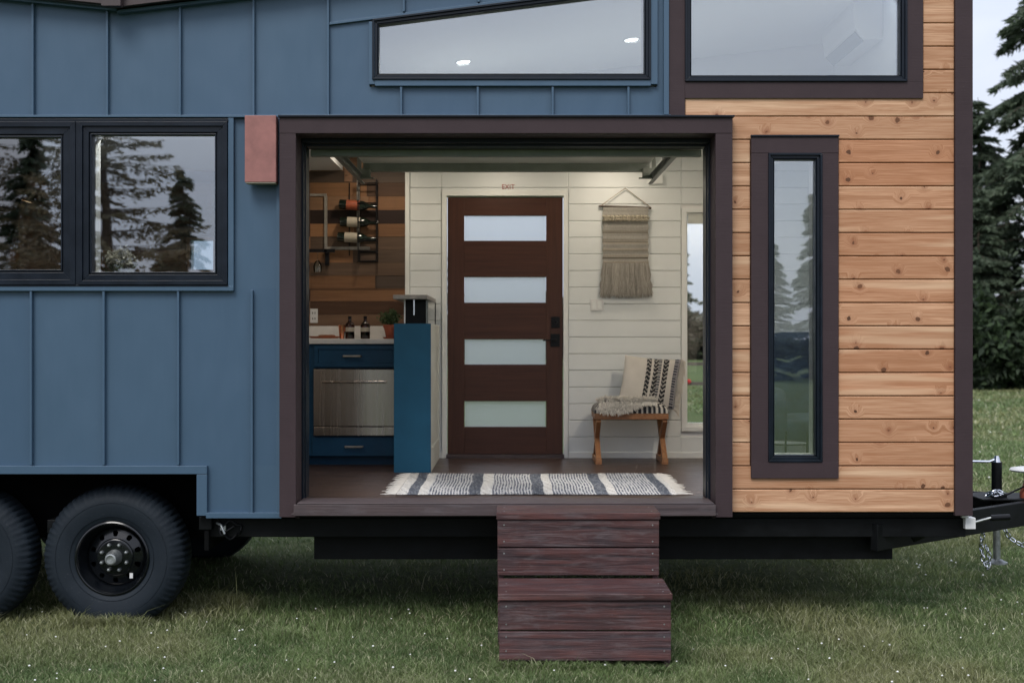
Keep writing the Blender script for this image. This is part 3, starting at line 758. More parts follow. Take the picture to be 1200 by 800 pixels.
for i, x in enumerate(WX):
    w = bpy.data.objects.new('wheel', None); COL.objects.link(w); w.parent = house; w.location = (x, .07, WZ)
    w['label'] = 'trailer wheel nearest the opening' if i == 0 else 'trailer wheel cut by the left edge'
    for p in parts:
        if i == 0: p.parent = w
        else:
            c = p.copy(); COL.objects.link(c); c.parent = w
for x in WX:
    w = bpy.data.objects.new('wheel', None); COL.objects.link(w); w.parent = house; w.location = (x, 2.55, WZ); w.rotation_euler = (0, 0, math.pi)
    for p in parts[:3]:
        c = p.copy(); COL.objects.link(c); c.parent = w
# wiring coil under siding corner
m = MB(); cx, cz = X(268), Z(622)
pts = [(cx+.06*math.cos(a)*(1+.12*math.sin(3*a)), .05+.02*math.sin(a*1.3), cz+.045*math.sin(a)+.01*math.sin(5*a)) for a in np.linspace(0, 12.5, 60)]
m.tube(pts, .005, 6); m.tube([(cx-.08,.06,cz+.09),(cx-.06,.05,cz+.02),(cx-.03,.04,cz-.01),(cx+.02,.05,cz+.02)], .006, 6)
wc = m.build('wire_coil', 'black_metal', house, smooth=True)
m = MB(); m.box(cx-.055, cx-.025, .03, .05, cz+.0, cz+.03); m.tube([(cx-.08,.05,cz+.04),(cx-.05,.03,cz+.03),(cx-.03,.03,cz-.02)], .008, 8); m.build('connector', 'galvanised', wc, smooth=True)
# --- tongue jack
jx, jy = X(1168, 8.6), 1.25
m = MB(); m.tube([(jx,jy,Z(577,8.6)),(jx,jy,Z(541,8.6))], .034, 20); m.box(jx-.05, jx+.05, jy-.05, jy+.05, Z(583,8.6), Z(577,8.6)); m.tube([(jx,jy,.40),(jx,jy,.60)], .034, 20)
jk = m.build('tongue_jack', 'black_steel', house, smooth=True)
m = MB(); m.tube([(jx,jy,.42),(jx,jy,.14)], .024, 16); m.lathe([(0,.13),(.07,.13),(.07,.14),(.025,.16)], (jx,jy,0), 'Z', 20); m.build('jack_leg', 'galvanised', jk, smooth=True)
m = MB(); zt2 = Z(539,8.6); m.tube([(jx,jy,zt2-.02),(jx,jy,zt2+.03)], [.028,.014], 12); m.tube([(jx,jy,zt2+.01),(jx-.05,jy,zt2-.01),(jx-.26,jy-.02,zt2-.005)], .009, 8); m.build('crank', 'chrome', jk, smooth=True)
m = MB(); m.obb((XR-.05,.06,.62), (XR-.05+.01,.2,.62), .03, .01) if False else None
m.box(X(1130,7.4), X(1142,7.4), .03, .10, Z(619,7.4), Z(606,7.4)); m.box(X(1126,7.4), X(1134,7.4), .03, .10, Z(606,7.4), Z(603.5,7.4)); bk = m.build('corner_bracket', 'white_plastic', house, bevel=.002)
m = MB(); m.tube([(X(1142,7.4),.06,Z(612,7.4)),(X(1162,7.4),.05,Z(606,7.4))], .007, 8); m.build('crank_rod', 'galvanised', bk)
m = MB(); m.tube([(X(1161,7.4),.05,Z(606.5,7.4)),(X(1183,7.4),.05,Z(605.5,7.4))], .018, 14); m.build('grip', 'black_metal', bk)
def chain(pts, r=.013, th=.0045):
    m = MB(); pts = [Vector(p) for p in pts]
    # resample
    out = []; step = .032
    for a, b in zip(pts, pts[1:]):
        n = max(1, int((b-a).length/step))
        for i in range(n): out.append((a.lerp(b, (i+.5)/n), (b-a).normalized()))
    for i, (p, d) in enumerate(out):
        u = d.orthogonal().normalized(); w = d.cross(u)
        if i % 2: u = w
        ring = [p+d*math.cos(t_)*.024+u*math.sin(t_)*r for t_ in np.linspace(0, 2*math.pi, 11)]
        m.tube(ring, th, 6, False)
    return m
cx = X(1160, 8.2)
chain([(cx,.95,.41),(cx-.02,.95,.30),(cx-.01,.94,.20),(cx+.02,.94,.15),(cx+.035,.94,.22),(cx+.01,.95,.30)], .013, .005).build('safety_chain', 'chrome', house, smooth=True)
cx = X(1190, 8.2); chain([(cx-.02,1.0,.41),(cx+.02,1.0,.34),(cx+.10,1.0,.29),(cx+.2,1.0,.32),(cx+.28,1.0,.41)], .014, .005).build('safety_chain', 'chrome', house, smooth=True)
cx = X(1178, 8.3); chain([(cx-.05,1.15,.595),(cx-.02,1.13,.62),(cx+.02,1.15,.63),(cx+.07,1.15,.61),(cx,1.17,.60),(cx-.04,1.15,.61)], .014, .006).build('safety_chain', 'chrome', house, smooth=True)
m = MB(); m.tube([(jx+.02,1.15,.60),(jx+.15,1.15,.66),(jx+.35,1.2,.62),(jx+.6,1.25,.58)], .007, 6); m.build('brake_cable', 'black_metal', house, smooth=True)
# white lidded valve dome on the tongue, cut by the right edge
wx, wy = X(1206, 8.55), 1.2; wz = Z(549, 8.55)
lid = thing('round_lid', 'white round lid on a red-brown stem at the right edge, over the trailer tongue', 'lid', (wx, wy, .575))
m = MB(); m.lathe([(0,.012),(.06,.013),(.115,.004),(.125,-.008),(.115,-.018),(0,-.016)], (0,0,wz-.575), 'Z', 32); m.build('lid_disc', 'white_plastic', lid, smooth=True)
m = MB(); m.lathe([(.035,wz-.575-.016),(.035,.10),(.06,.04),(.06,0)], (0,0,0), 'Z', 20); m.build('stem', 'terracotta', lid, smooth=True)

# ================================================================== ATTACHED / INTERIOR THINGS
# sconce
sc = thing('wall_sconce', 'pinkish copper box wall lamp between the square window and the opening', 'wall lamp', (X(307), 0, Z(175)))
sx0, sx1, sz0, sz1 = X(287,7.24), X(323.5,7.24), Z(213.5,7.24), Z(135.5,7.24)
ox, oz = X(307), Z(175); t_ = .004
m = MB(); m.box(sx0-ox, sx1-ox, -.115, -.115+t_, sz0-oz, sz1-oz); m.box(sx0-ox, sx0-ox+t_, -.111, -.035, sz0-oz, sz1-oz); m.box(sx1-ox-t_, sx1-ox, -.111, -.035, sz0-oz, sz1-oz); m.box(sx0-ox+t_, sx1-ox-t_, -.111, -.035, sz1-oz-t_, sz1-oz)
m.build('shade', 'sconce_copper', sc, bevel=.002)
m = MB(); m.box(sx0-ox+t_, sx1-ox-t_, -.11, -.035, sz0-oz-.006, sz0-oz+.002); m.build('diffuser', 'label_cream', sc)
m = MB(); m.box(sx0-ox+.02, sx1-ox-.02, -.034, -.0285, sz0-oz+.05, sz1-oz-.03); m.build('mount_plate', 'black_metal', sc)

# steps
st = thing('wooden_steps', 'two-tread weathered red-brown plank step box standing on the grass below the opening', 'steps', (0, 0, 0))
d1, d2, d3 = 6.44, 6.86, 7.17
xlo, xhi = X(585,d1), X(786.5,d1)
ux0, ux1 = X(583,d2), X(772.4,d2); z1_ = Z(600.3,d2); z2_ = Z(695,d1)
def screws(par, x0, x1, y, z, top=False):
    for x in (x0+.035, x1-.035):
        m = MB()
        if top: m.lathe([(0,.0012),(.0042,.0012),(.0045,-.002)], (x,y,z), 'Z', 10)
        else: m.lathe([(0,-.0012),(.0042,-.0012),(.0045,.002)], (x,y,z), 'Y', 10)
        m.build('screw', 'galvanised', par)
def fboards(x0, x1, y, ztop, n, hh, nm):
    z = ztop; 
    for k in range(n):
        m = MB(); m.col(random.random(), 0, random.random()); zz0 = max(z-hh, -.02)
        m.box(x0, x1, y, y+.03, zz0, z-.003); q = m.build(nm, 'step_wood', st, bevel=.004); screws(q, x0, x1, y, z-.03); screws(q, x0, x1, y, max(zz0+.03, .07)); z -= hh+.004
Y2 = d2-D; Y1 = d1-D; Y3 = d3-D
# upper tread: two boards
dep = (Y3-Y2)/2
for k in range(2):
    m = MB(); m.col(random.random()*.3, 0, random.random()); m.box(ux0-.006, ux1+.006, Y2-.012+k*(dep+.003), Y2-.012+k*(dep+.003)+dep-.002, z1_-.036, z1_); screws(m.build('tread', 'step_wood', st, bevel=.004), ux0, ux1, Y2+.05+k*dep, z1_, True)
fboards(ux0, ux1, Y2, z1_-.037, 2, .148, 'riser')
dep = (Y2-Y1)/2
for k in range(2):
    m = MB(); m.col(random.random()*.3, 0, random.random()); m.box(xlo-.006, xhi+.006, Y1-.012+k*(dep+.004), Y1-.012+k*(dep+.004)+dep-.003, z2_-.034, z2_); screws(m.build('tread', 'step_wood', st, bevel=.004), xlo, xhi, Y1+.05+k*dep, z2_, True)
fboards(xlo, xhi, Y1, z2_-.035, 2, .150, 'riser')
for x in (ux0+.001, ux1-.031):
    z = z1_-.037
    while z > 0:
        m = MB(); m.col(random.random(), 0, random.random()); m.box(x, x+.03, Y2+.032, Y3, max(z-.148, -.02), z-.003); m.build('side_board', 'step_wood', st, bevel=.004); z -= .152
for x in (xlo+.001, xhi-.031):
    z = z2_-.035
    while z > 0:
        m = MB(); m.col(random.random(), 0, random.random()); m.box(x, x+.03, Y1+.032, Y2-.002 if x < 0 else Y2-.002, max(z-.15, -.02), z-.003); m.build('side_board', 'step_wood', st, bevel=.004); z -= .154

# rug
def stripe(u):
    """u in photo px at rug front edge -> (base, speckle)"""
    W = (.74,.74,.73); G = (.12,.14,.18); Mx = (.43,.45,.48)
    if u < 474: return W
    if u < 487: return G
    if u < 498: return W
    k = (u-498) % 75.5
    if k < 50: return Mx
    if k < 64: return G
    return W
rug = thing('striped_rug', 'flat-woven blue-grey and white striped rug with fringed ends lying at the opening', 'rug', (0, 0, ZF))
m = MB(); y0, y1 = 7.64-D, 8.80-D; xa_, xb_ = -.70, 1.0; n = 184; ys = np.linspace(y0, y1, 40)
for i in range(n):
    xa2 = xa_+(xb_-xa_)*i/n; xw = (xb_-xa_)/n; u = 600+((xa2))*F/7.64
    base = stripe(u); prev = None
    alt = i % 2 == 1
    for j, y in enumerate(ys):
        wob = .004*math.sin(y*9+u*.01)+.0015*math.sin(y*31+i)
        ey = 0
        if j == 0: ey = .003*math.sin(i*2.1)+random.uniform(-.004,.002)
        if j == len(ys)-1: ey = .006*math.sin(i*.13)+random.uniform(-.002,.004)
        zr = .006+.003*math.sin(xa2*5+y*3)+.002*(j % 2 if i % 2 else (j+1) % 2)
        row = [m.bm.verts.new((xa2+wob, y+ey, .002)), m.bm.verts.new((xa2+xw/2+wob, y+ey, zr+.002)), m.bm.verts.new((xa2+xw+wob, y+ey, .002))]
        if prev:
            q = random.random()
            if base[0] > .55: cc = tuple(c*(.9+.15*q) for c in base)
            elif base[0] < .2: cc = base if (q < .7) else (.26,.28,.32)
            else: cc = (.70,.71,.72) if not alt else ((.13,.15,.20) if q < .7 else (.5,.51,.54))
            m.col(*cc)
            m.face([prev[0], row[0], row[1], prev[1]]); m.face([prev[1], row[1], row[2], prev[2]])
        prev = row
m.build('weave', 'woven', rug, recalc=False)
for side in (0, 1):
    m = MB()
    for k in range(90):
        y = y0+(y1-y0)*(k+.5)/90+random.uniform(-.004,.004); x = xa_+.005 if side == 0 else xb_-.005; s_ = -1 if side == 0 else 1
        L = .05+.04*random.random()+.015*math.sin(k*.7); cl = k//5; jit = math.sin(cl*12.9)*.02+random.uniform(-.008,.008)
        m.col(.66,.64,.60); p = [(x, y, .006), (x+s_*L*.5, y+jit*.4, .007), (x+s_*L, y+jit, .004)]
        m.tube(p, [.004,.003,.0015], 5)
    m.build('fringe', 'wool', rug, smooth=True)

# upholstered stool
bs = thing('stool', 'small wooden stool with crossed legs and black-and-white woven seat by the sidelight', 'stool', (X(740,9.65), 0, ZF))
bx0, bx1 = X(697,9.52)-bs.location.x, X(783.5,9.52)-bs.location.x; by0, by1 = 9.50-D, 9.92-D
zr1, zr0 = Z(483.5,9.5)-ZF, Z(491.5,9.5)-ZF
m = MB(); m.col(.3,0,.4); m.box(bx0, bx1, by0, by0+.035, zr0, zr1); m.box(bx0, bx1, by1-.035, by1, zr0, zr1); m.box(bx0, bx0+.035, by0+.035, by1-.035, zr0, zr1); m.box(bx1-.035, bx1, by0+.035, by1-.035, zr0, zr1)
m.build('seat_rail', 'stool_wood', bs, bevel=.006)
for xx in (bx0+.028, bx1-.028):
    m = MB(); m.col(random.random(),0,random.random())
    m.obb((xx,by0+.02,.03), (xx,by1-.03,zr0), .038, .045); m.obb((xx+.001,by1-.03,.03), (xx+.001,by0+.02,zr0), .034, .045); m.obb((xx,by0-.01,.022), (xx,by1-.01,.022), .046, .045)
    m.build('leg', 'stool_wood', bs, bevel=.003)
# seat cushion with pattern via face colours
def puff(m, x0, x1, y0, y1, z0, z1, nx, ny, colf, e=4.0):
    V = []
    for j in range(ny+1):
        for i in range(nx+1):
            u = 2*i/nx-1; v = 2*j/ny-1; k = max(0, (1-abs(u)**e)*(1-abs(v)**e))**.35
            V.append(m.bm.verts.new((x0+(x1-x0)*(u+1)/2, y0+(y1-y0)*(v+1)/2, z0+(z1-z0)*k)))
    for j in range(ny):
        for i in range(nx):
            m.col(*colf((i+.5)/nx, (j+.5)/ny)); m.face([V[j*(nx+1)+i], V[j*(nx+1)+i+1], V[(j+1)*(nx+1)+i+1], V[(j+1)*(nx+1)+i]])
def zig(u, v):
    w = math.sin((u*95)+2.2*math.sin(v*26))
    return (.022,.024,.034) if w > -.1 else (.50,.48,.44)
m = MB(); puff(m, bx0-.004, bx1+.004, by0-.006, by1+.004, zr1-.004, zr1+.085, 120, 40, zig); m.build('seat_cushion', 'woven', bs, smooth=True)
# fluffy throw on the seat
th = thing('fleece_throw', 'shaggy cream fleece throw lying over the stool seat', 'throw', (bs.location.x, 0, ZF+zr1+.08))
m = MB()
for k in range(2600):
    u = random.uniform(bx0+.03, bx1-.10); v = random.random()
    front = by0-.005+.0*u; hang = .055*max(0, math.sin((u-bx0)*7+.6))+.012
    if u > .07: hang *= .5
    yy = front+.19*v; zz = -.045*max(0, 1-(yy-front)/.07)**2+.004-.03*max(0, (bx0+.08-u)/.08)
    if v < .42: yy = front-.012; zz = -hang*random.random()*1.3
    a = random.uniform(-.8, .8); L = random.uniform(.02, .045); sh = random.uniform(.8, 1.1)
    m.col(.86*sh, .83*sh, .76*sh)
    p0 = Vector((u, yy, zz+.004)); dr = Vector((math.sin(a)*.6, -.55 if v < .3 else -.3+random.uniform(-.3,.3), -.5 if v < .3 else .35)).normalized()
    m.tube([p0, p0+dr*L*.5+Vector((0,0,.004)), p0+dr*L], [.004,.0035,.001], 4, False)
m.build('fleece', 'wool', th, smooth=True)
# pillow
pl = thing('pillow', 'cream pillow with black woven stripes and a tassel edge, leaning on the stool', 'pillow', (X(760,9.72), 9.72-D, Z(478,9.72)))
m = MB(); w_, h_ = .44, .40; nx, ny = 70, 56
def pcol(u, v):
    f = u
    def chk(a, b): return ((int(v*34+abs((u*22)%2-1)*2)) % 3 != 0)
    if f < .36: return (.60,.57,.52)
    if .38 < f < .47 or .52 < f < .60 or .68 < f < .78: return (.016,.017,.022) if chk(0,0) else (.40,.38,.35)
    if .60 <= f < .655: return (.07,.075,.09) if int(v*60) % 3 else (.45,.43,.4)
    if f > .88: return (.05,.055,.075) if (int(v*60) % 3) and int(u*200) % 3 else (.32,.31,.32)
    return (.58,.55,.50)
for side in (-1, 1):
    V = []
    for j in range(ny+1):
        for i in range(nx+1):
            u = 2*i/nx-1; v = 2*j/ny-1; k = (max(0, (1-u*u)*(1-v*v)))**.42
            pinch = 1-.07*(1-abs(u))*abs(v)**3
            px_ = u*w_/2*(1-.05*(1-v*v))+.022*v; pz_ = (v+1)*h_/2*1.0
            pz_ = (v*(1-.06*(1-u*u)))*h_/2+h_/2
            V.append(m.bm.verts.new((px_, side*.065*k*(1+.08*math.sin(u*5+v*4)), pz_)))
    for j in range(ny):
        for i in range(nx):
            m.col(*pcol((i+.5)/nx, (j+.5)/ny)); q = [V[j*(nx+1)+i], V[j*(nx+1)+i+1], V[(j+1)*(nx+1)+i+1], V[(j+1)*(nx+1)+i]]
            m.face(q if side < 0 else q[::-1])
pc = m.build('cover', 'woven', pl, smooth=True)
m = MB()
for k in range(170):
    z = h_*(k % 85+.5)/85; L = random.uniform(.03,.065); m.col(.72,.68,.60)
    p0 = Vector((w_/2-.006+.044*(z/h_)-.022, random.uniform(-.012,.012), z)); m.tube([p0, p0+Vector((L*.5, random.uniform(-.015,.01), -L*.25)), p0+Vector((L*.65, random.uniform(-.03,.01), -L*1.0))], [.004,.004,.0015], 4, False)
m.build('tassel_edge', 'wool', pl, smooth=True)
pl.rotation_euler = (R(-14), R(4.5), R(3))
# wall hanging
wh = thing('wall_hanging', 'grey-beige macrame wall hanging with long fringe on a stick beside the door', 'wall hanging', (bx(732), YB-.02, bz(242)))
zo = bz(242); xo = bx(732)
m = MB(); m.tube([(bx(701.5)-xo,0,bz(242)-zo),(bx(732)-xo,0,bz(242.8)-zo),(bx(763)-xo,0,bz(244.2)-zo)], .0085, 8); m.build('stick', 'fence_wood', wh, smooth=True)
m = MB(); m.col(.4,.34,.26); m.tube([(bx(704)-xo,-.004,bz(241.5)-zo),(bx(732.5)-xo,0,bz(221)-zo),(bx(761.5)-xo,-.004,bz(243)-zo)], .0035, 6); m.build('cord', 'wool', wh)
def mc(u, v):  # v 0 top ..1 bottom of woven part
    b = .9+.2*random.random(); c0 = (.36*b,.345*b,.31*b)
    lines = [(.155,.20), (.385,.40), (.60,.625), (.68,.695), (.76,.80), (.87,.885)]
    for a, c in ((.425,.445),(.40,.41),(.755,.765),(.88,.895),(.60,.607)):
        if a < v < c: return (.16,.14,.11)
    for a in (.62,.74,.85,.96,.58):
        if abs(v-a) < .013: return (.46,.42,.36) if int(u*90) % 2 else (.22,.19,.15)
    if int(v*80) % 2 == 0: return tuple(c*.9 for c in c0)
    return c0
m = MB(); nx, ny = 90, 80; V = []
xw0, xw1, zw0, zw1 = bx(706)-xo, bx(759.5)-xo, bz(310)-zo, bz(243.5)-zo
for j in range(ny+1):
    for i in range(nx+1):
        u = i/nx; v = j/ny
        V.append(m.bm.verts.new((xw0+(xw1-xw0)*u+.003*math.sin(v*40), -.008-.0012*math.sin(v*60)-.0012*math.sin(u*60*math.pi), zw1+(zw0-zw1)*v)))
for j in range(ny):
    for i in range(nx):
        m.col(*mc((i+.5)/nx, (j+.5)/ny)); m.face([V[j*(nx+1)+i], V[j*(nx+1)+i+1], V[(j+1)*(nx+1)+i+1], V[(j+1)*(nx+1)+i]])
m.build('woven_panel', 'macrame', wh, smooth=True)
m = MB()
for rowk in (0, 1):
    for i in range(11):
        x = xw0+(xw1-xw0)*(i+.5)/11; z = zw1-.075-.022*rowk; m.col(.50,.45,.35)
        m.tube([(x-.016,-.012,z-.007*(1 if rowk else -1)),(x,-.028,z),(x+.018,-.014,z+.009*(1 if rowk else -1))], [.008,.014,.008], 6)
m.build('braid', 'wool', wh, smooth=True)
m = MB()
for k in range(620):
    u = random.random(); x = xw0+(xw1-xw0)*u; L = .245+random.uniform(-.025,.02); sp_ = (u-.42)*.05
    b = random.uniform(.65,1.15); m.col(.46*b,.43*b,.38*b); y = -.006-.016*random.random()
    a1 = random.uniform(-.012,.012); m.tube([(x,y,zw0+.01),(x+sp_*.3+a1,y-.003,zw0-L*.35),(x+sp_*.7-a1,y,zw0-L*.7),(x+sp_+a1,y-.002,zw0-L)], [.003,.0032,.003,.0015], 4, False)
m.build('fringe', 'wool', wh, smooth=True)
# light switch, outlet, exit letters
ls = thing('light_switch', 'double white light switch plate under the wall hanging', 'light switch', (bx(699.5), YB-.001, bz(357.5)))
m = MB(); m.box(-.052, .052, -.008, 0, -.045, .045); m.build('plate', 'white_plastic', ls, bevel=.002)
for s_ in (-1, 1): m = MB(); m.box(s_*.023-.015, s_*.023+.015, -.013, -.0085, -.032, .032); m.build('rocker', 'white_trim', ls, bevel=.002)
ot = thing('wall_outlet', 'white power outlet on the plank wall over the counter', 'power outlet', (bx(368.5), YB-.023, bz(370)))
m = MB(); m.box(-.03, .03, -.006, 0, -.055, .055); m.build('plate', 'white_plastic', ot, bevel=.002)
[MB().box(x-.0025, x+.0025, -.009, -.0065, z-.008, z+.008).build('slot', 'black_metal', ot) for x in (-.009,.009) for z in (-.022,.022)]
tc = bpy.data.curves.new('exit_letters', 'FONT'); tc.body = 'EXIT'; tc.size = .052; tc.extrude = .001; tc.align_x = 'CENTER'; tc.align_y = 'CENTER'; tc.space_character = 1.05
to = bpy.data.objects.new('tmp_text', tc); COL.objects.link(to); bpy.context.view_layer.update()
me = bpy.data.meshes.new_from_object(to); bpy.data.objects.remove(to)
me.materials.clear(); me.materials.append(M['red_letters']); eo = bpy.data.objects.new('exit_lettering', me); COL.objects.link(eo)
eo.location = (bx(595.5), YB-.0035, bz(219.3)); eo.rotation_euler = (R(90), 0, 0); eo.scale = (.92, 1.0, 1)
tag(eo, 'small red EXIT letters on the white boards above the door', 'lettering')

# kitchen base cabinet and oven
dk = 9.40; yk = dk-D
def kx(px): return X(px, dk)
def kz(r): return Z(r, dk)
cabx0, cabx1 = -2.6, -.835
cab = thing('kitchen_cabinet', 'dark blue base cabinet with white marble top against the plank wall', 'cabinet', (0, 0, 0))
m = MB(); kb = kz(534); kt = kz(403)
m.box(cabx0, kx(367), yk+.02, YB-.03, kb, kt); m.box(kx(367), cabx1, yk+.02, YB-.03, kz(431.5), kt); m.box(kx(367), cabx1, yk+.02, YB-.03, kb, kz(511)); m.box(cabx0, cabx1, yk+.09, YB-.05, ZF, kb-.001)
m.build('carcass', 'cabinet_blue', cab)
def shaker(x0, x1, z0, z1, parent):
    f = .03; m = MB(); m.box(x0, x1, yk, yk+.019, z0, z0+f); m.box(x0, x1, yk, yk+.019, z1-f, z1); m.box(x0, x0+f, yk, yk+.019, z0+f, z1-f); m.box(x1-f, x1, yk, yk+.019, z0+f, z1-f); m.box(x0+f, x1-f, yk+.009, yk+.018, z0+f, z1-f)
    dr = m.build('drawer', 'cabinet_blue', parent, bevel=.0015)
    cx = (x0+x1)/2-.02; cz = (z0+z1)/2; m = MB(); m.tube([(cx-.065,yk-.002,cz),(cx-.06,yk-.028,cz),(cx+.06,yk-.028,cz),(cx+.065,yk-.002,cz)], .008, 8); m.build('handle', 'stone_top', dr, smooth=True)
shaker(kx(368), kx(464), kz(430), kz(404.5), cab)
m = MB(); m.box(kx(366), kx(464), yk, yk+.019, kz(534), kz(512)); dr = m.build('drawer', 'cabinet_blue', cab, bevel=.0015)
m = MB(); cx = kx(415); cz = kz(523); m.tube([(cx-.065,yk-.002,cz),(cx-.06,yk-.028,cz),(cx+.06,yk-.028,cz),(cx+.065,yk-.002,cz)], .008, 8); m.build('handle', 'stone_top', dr, smooth=True)
m = MB(); m.box(cabx0, cabx1, yk-.02, YB-.03, kz(403)+.001, kz(403)+.036); m.build('countertop', 'marble', cab, bevel=.003); ZT = kz(403)+.036
m = MB(); m.box(cabx0, bx(474.5), YB-.029, YB-.0225, ZT, bz(382)); m.build('backsplash', 'marble', cab)
ov = thing('oven', 'stainless steel oven with bar handle built in below the counter', 'oven', (kx(415), yk, ZF))
ex = kx(415)
m = MB(); m.box(kx(368)-ex, kx(462.5)-ex, -.012, .5, kz(510)-ZF, kz(432)-ZF); m.build('body', 'black_metal', ov)
m = MB(); m.box(kx(368)-ex, kx(463)-ex, -.028, -.0125, kz(499)-ZF, kz(432.5)-ZF); m.build('oven_door', 'brushed_steel', ov, bevel=.003)
m = MB(); m.box(kx(368)-ex, kx(463)-ex, -.026, -.0125, kz(510)-ZF, kz(500)-ZF); m.build('bottom_panel', 'brushed_steel', ov, bevel=.003)
m = MB(); zh = kz(447)-ZF; m.tube([(kx(379)-ex,-.06,zh),(kx(453)-ex,-.06,zh)], .008, 10); m.tube([(kx(383)-ex,-.028,zh),(kx(383)-ex,-.06,zh)], .006); m.tube([(kx(449)-ex,-.028,zh),(kx(449)-ex,-.06,zh)], .006); m.build('handle', 'brushed_steel', ov, smooth=True)
# blue peninsula end
dp = 8.92; yp = dp-D
pn = thing('peninsula_wall', 'bright blue half-height cabinet end standing between oven and door', 'cabinet end', (0, 0, 0))
px0, px1 = X(461.5,dp), X(504.8,dp); ptop = Z(379,dp)
m = MB(); m.box(px0, px1, yp, yp+.03, ZF, ptop); m.build('front_panel', 'panel_blue', pn, bevel=.002)
m = MB(); m.box(px0+.01, px1-.018, yp+.031, YB-.03, ZF, ptop-.002); m.build('core', 'panel_blue', pn)
m = MB(); xq = px1; z0 = ZF; fr = .09
m.box(xq-.017, xq-.006, yp+.031, YB-.03, z0, ptop-.003)
for (ya, yb_, za, zb2) in ((yp+.031,YB-.03,z0,z0+.16),(yp+.031,YB-.03,ptop-.17,ptop-.003),(yp+.031,yp+.13,z0+.16,ptop-.17),(YB-.13,YB-.03,z0+.16,ptop-.17)): m.box(xq-.006, xq, ya, yb_, za, zb2)
m.build('side_panel', 'door_back_grey', pn)
bar = thing('bar_shelf', 'grey stone slab on a black glass box on top of the blue cabinet end', 'shelf', (0, 0, ptop))
zs1, zs0 = Z(345.5,9.0)-ptop, Z(350.5,9.0)-ptop
m = MB(); m.box(X(461,9.0), X(501,9.0), 1.62, YB-.03, zs0, zs1); m.build('slab', 'stone_top', bar, bevel=.003)
m = MB(); m.box(X(475,9.1), X(499,9.1), 1.75, 2.0, 0, zs0-.001); m.build('black_box', 'black_steel', bar)
for p_, mt in ((474,'white_trim'),(485,'chrome'),(500,'track_metal')):
    m = MB(); m.box(X(p_,9.05)-.004, X(p_,9.05)+.005, 1.71, 1.72, .0 if p_ != 485 else .06, zs0-.001); m.build('post', mt, bar)
m = MB(); m.box(px1-.03, px1-.022, YB-.12, YB-.11, 0, zs0-.001); m.build('post', 'black_metal', bar)
# counter things
def bottle(px, label):
    o = thing('bottle', label, 'bottle', (kx(px), yk+.22, ZT), 'brown glass bottles on the counter')
    m = MB(); m.lathe([(0,.001),(.034,.002),(.036,.01),(.036,.098),(.030,.118),(.012,.132),(.011,.150),(.0,.150)], seg=24); m.build('glass_body', 'brown_bottle_glass', o, smooth=True)
    m = MB(); m.lathe([(0,.004),(.032,.005),(.033,.01),(.033,.052),(0,.052)], seg=20); m.build('liquid', 'bottle_wine', o, smooth=True)
    m = MB(); m.lathe([(.0365,.056),(.0366,.056),(.0366,.088),(.0365,.088)], seg=24); m.build('label_band', 'label_cream', o, smooth=True)
    m = MB(); m.lathe([(0,.172),(.013,.172),(.014,.151),(0,.151)], seg=16); m.build('cap', 'black_metal', o, smooth=True)
bottle(405.5, 'brown glass bottle with pale label on the counter, beside the copper cup'); bottle(424, 'brown glass bottle with pale label on the counter, nearer the potted plant')
cp = thing('copper_cup', 'tapered copper cup on the counter left of the brown bottles', 'cup', (kx(396.5), yk+.20, ZT))
m = MB(); m.lathe([(0,.002),(.018,.002),(.028,.105),(.0265,.105),(.017,.006),(0,.005)], seg=24); m.build('cup_body', 'copper', cp, smooth=True)
tr = thing('copper_tray', 'low oval copper tray at the left end of the counter', 'tray', (kx(376), yk+.18, ZT))
m = MB(); m.lathe([(0,.004),(.10,.006),(.125,.022),(.12,.022),(.098,.010),(0,.008)], seg=32); o = m.build('dish', 'copper', tr, smooth=True); o.scale = (1,.7,1)
m = MB(); [m.lathe([(0,.0),(.03,.004),(.03,.022),(0,.026)], (random.uniform(-.06,.06), random.uniform(-.03,.03), .008), 'Z', 10) for _ in range(5)]; m.build('contents', 'beam_brown', tr, smooth=True)
pp = thing('potted_plant', 'bushy green herb in a terracotta pot with saucer on the counter', 'potted plant', (kx(455), yk+.2, ZT))
m = MB(); m.lathe([(0,.012),(.036,.012),(.052,.085),(.058,.086),(.058,.108),(.050,.108),(.048,.095),(0,.095)], seg=24); m.build('pot', 'terracotta', pp, smooth=True)
m = MB(); m.lathe([(0,.002),(.05,.002),(.062,.016),(.056,.016),(.045,.008),(0,.008)], seg=24); m.build('saucer', 'terracotta', pp, smooth=True)
def leafball(n, c, rad, size, cols, flat=1.0):
    d = rng.normal(size=(n,3)); d /= np.linalg.norm(d, axis=1)[:,None]; r_ = rng.random(n)**.4
    lump = 1+.25*np.sin(d[:,0]*5+1)+.2*np.sin(d[:,1]*6+d[:,2]*4)
    p = c+d*(r_*lump)[:,None]*np.array(rad)
    a = rng.normal(size=(n,3)); a /= np.linalg.norm(a, axis=1)[:,None]; b = np.cross(a, rng.normal(size=(n,3))); b /= np.linalg.norm(b, axis=1)[:,None]
    s_ = size*(.6+.8*rng.random(n))[:,None]
    v = np.stack([p-a*s_, p+b*s_*.45, p+a*s_, p-b*s_*.45], 1).reshape(-1,3)
    f = np.arange(4*n).reshape(-1,4); cc = np.array(cols)[rng.integers(0, len(cols), n)]*(.75+.5*rng.random(n))[:,None]
    return v, f, np.repeat(cc, 4, 0)
v, f, cc = leafball(900, np.array([0,0,.155]), (.085,.075,.065), .011, [(.08,.14,.06),(.13,.20,.10),(.05,.09,.04)])
raw('foliage', v, [f], 'leaf', pp, cc)
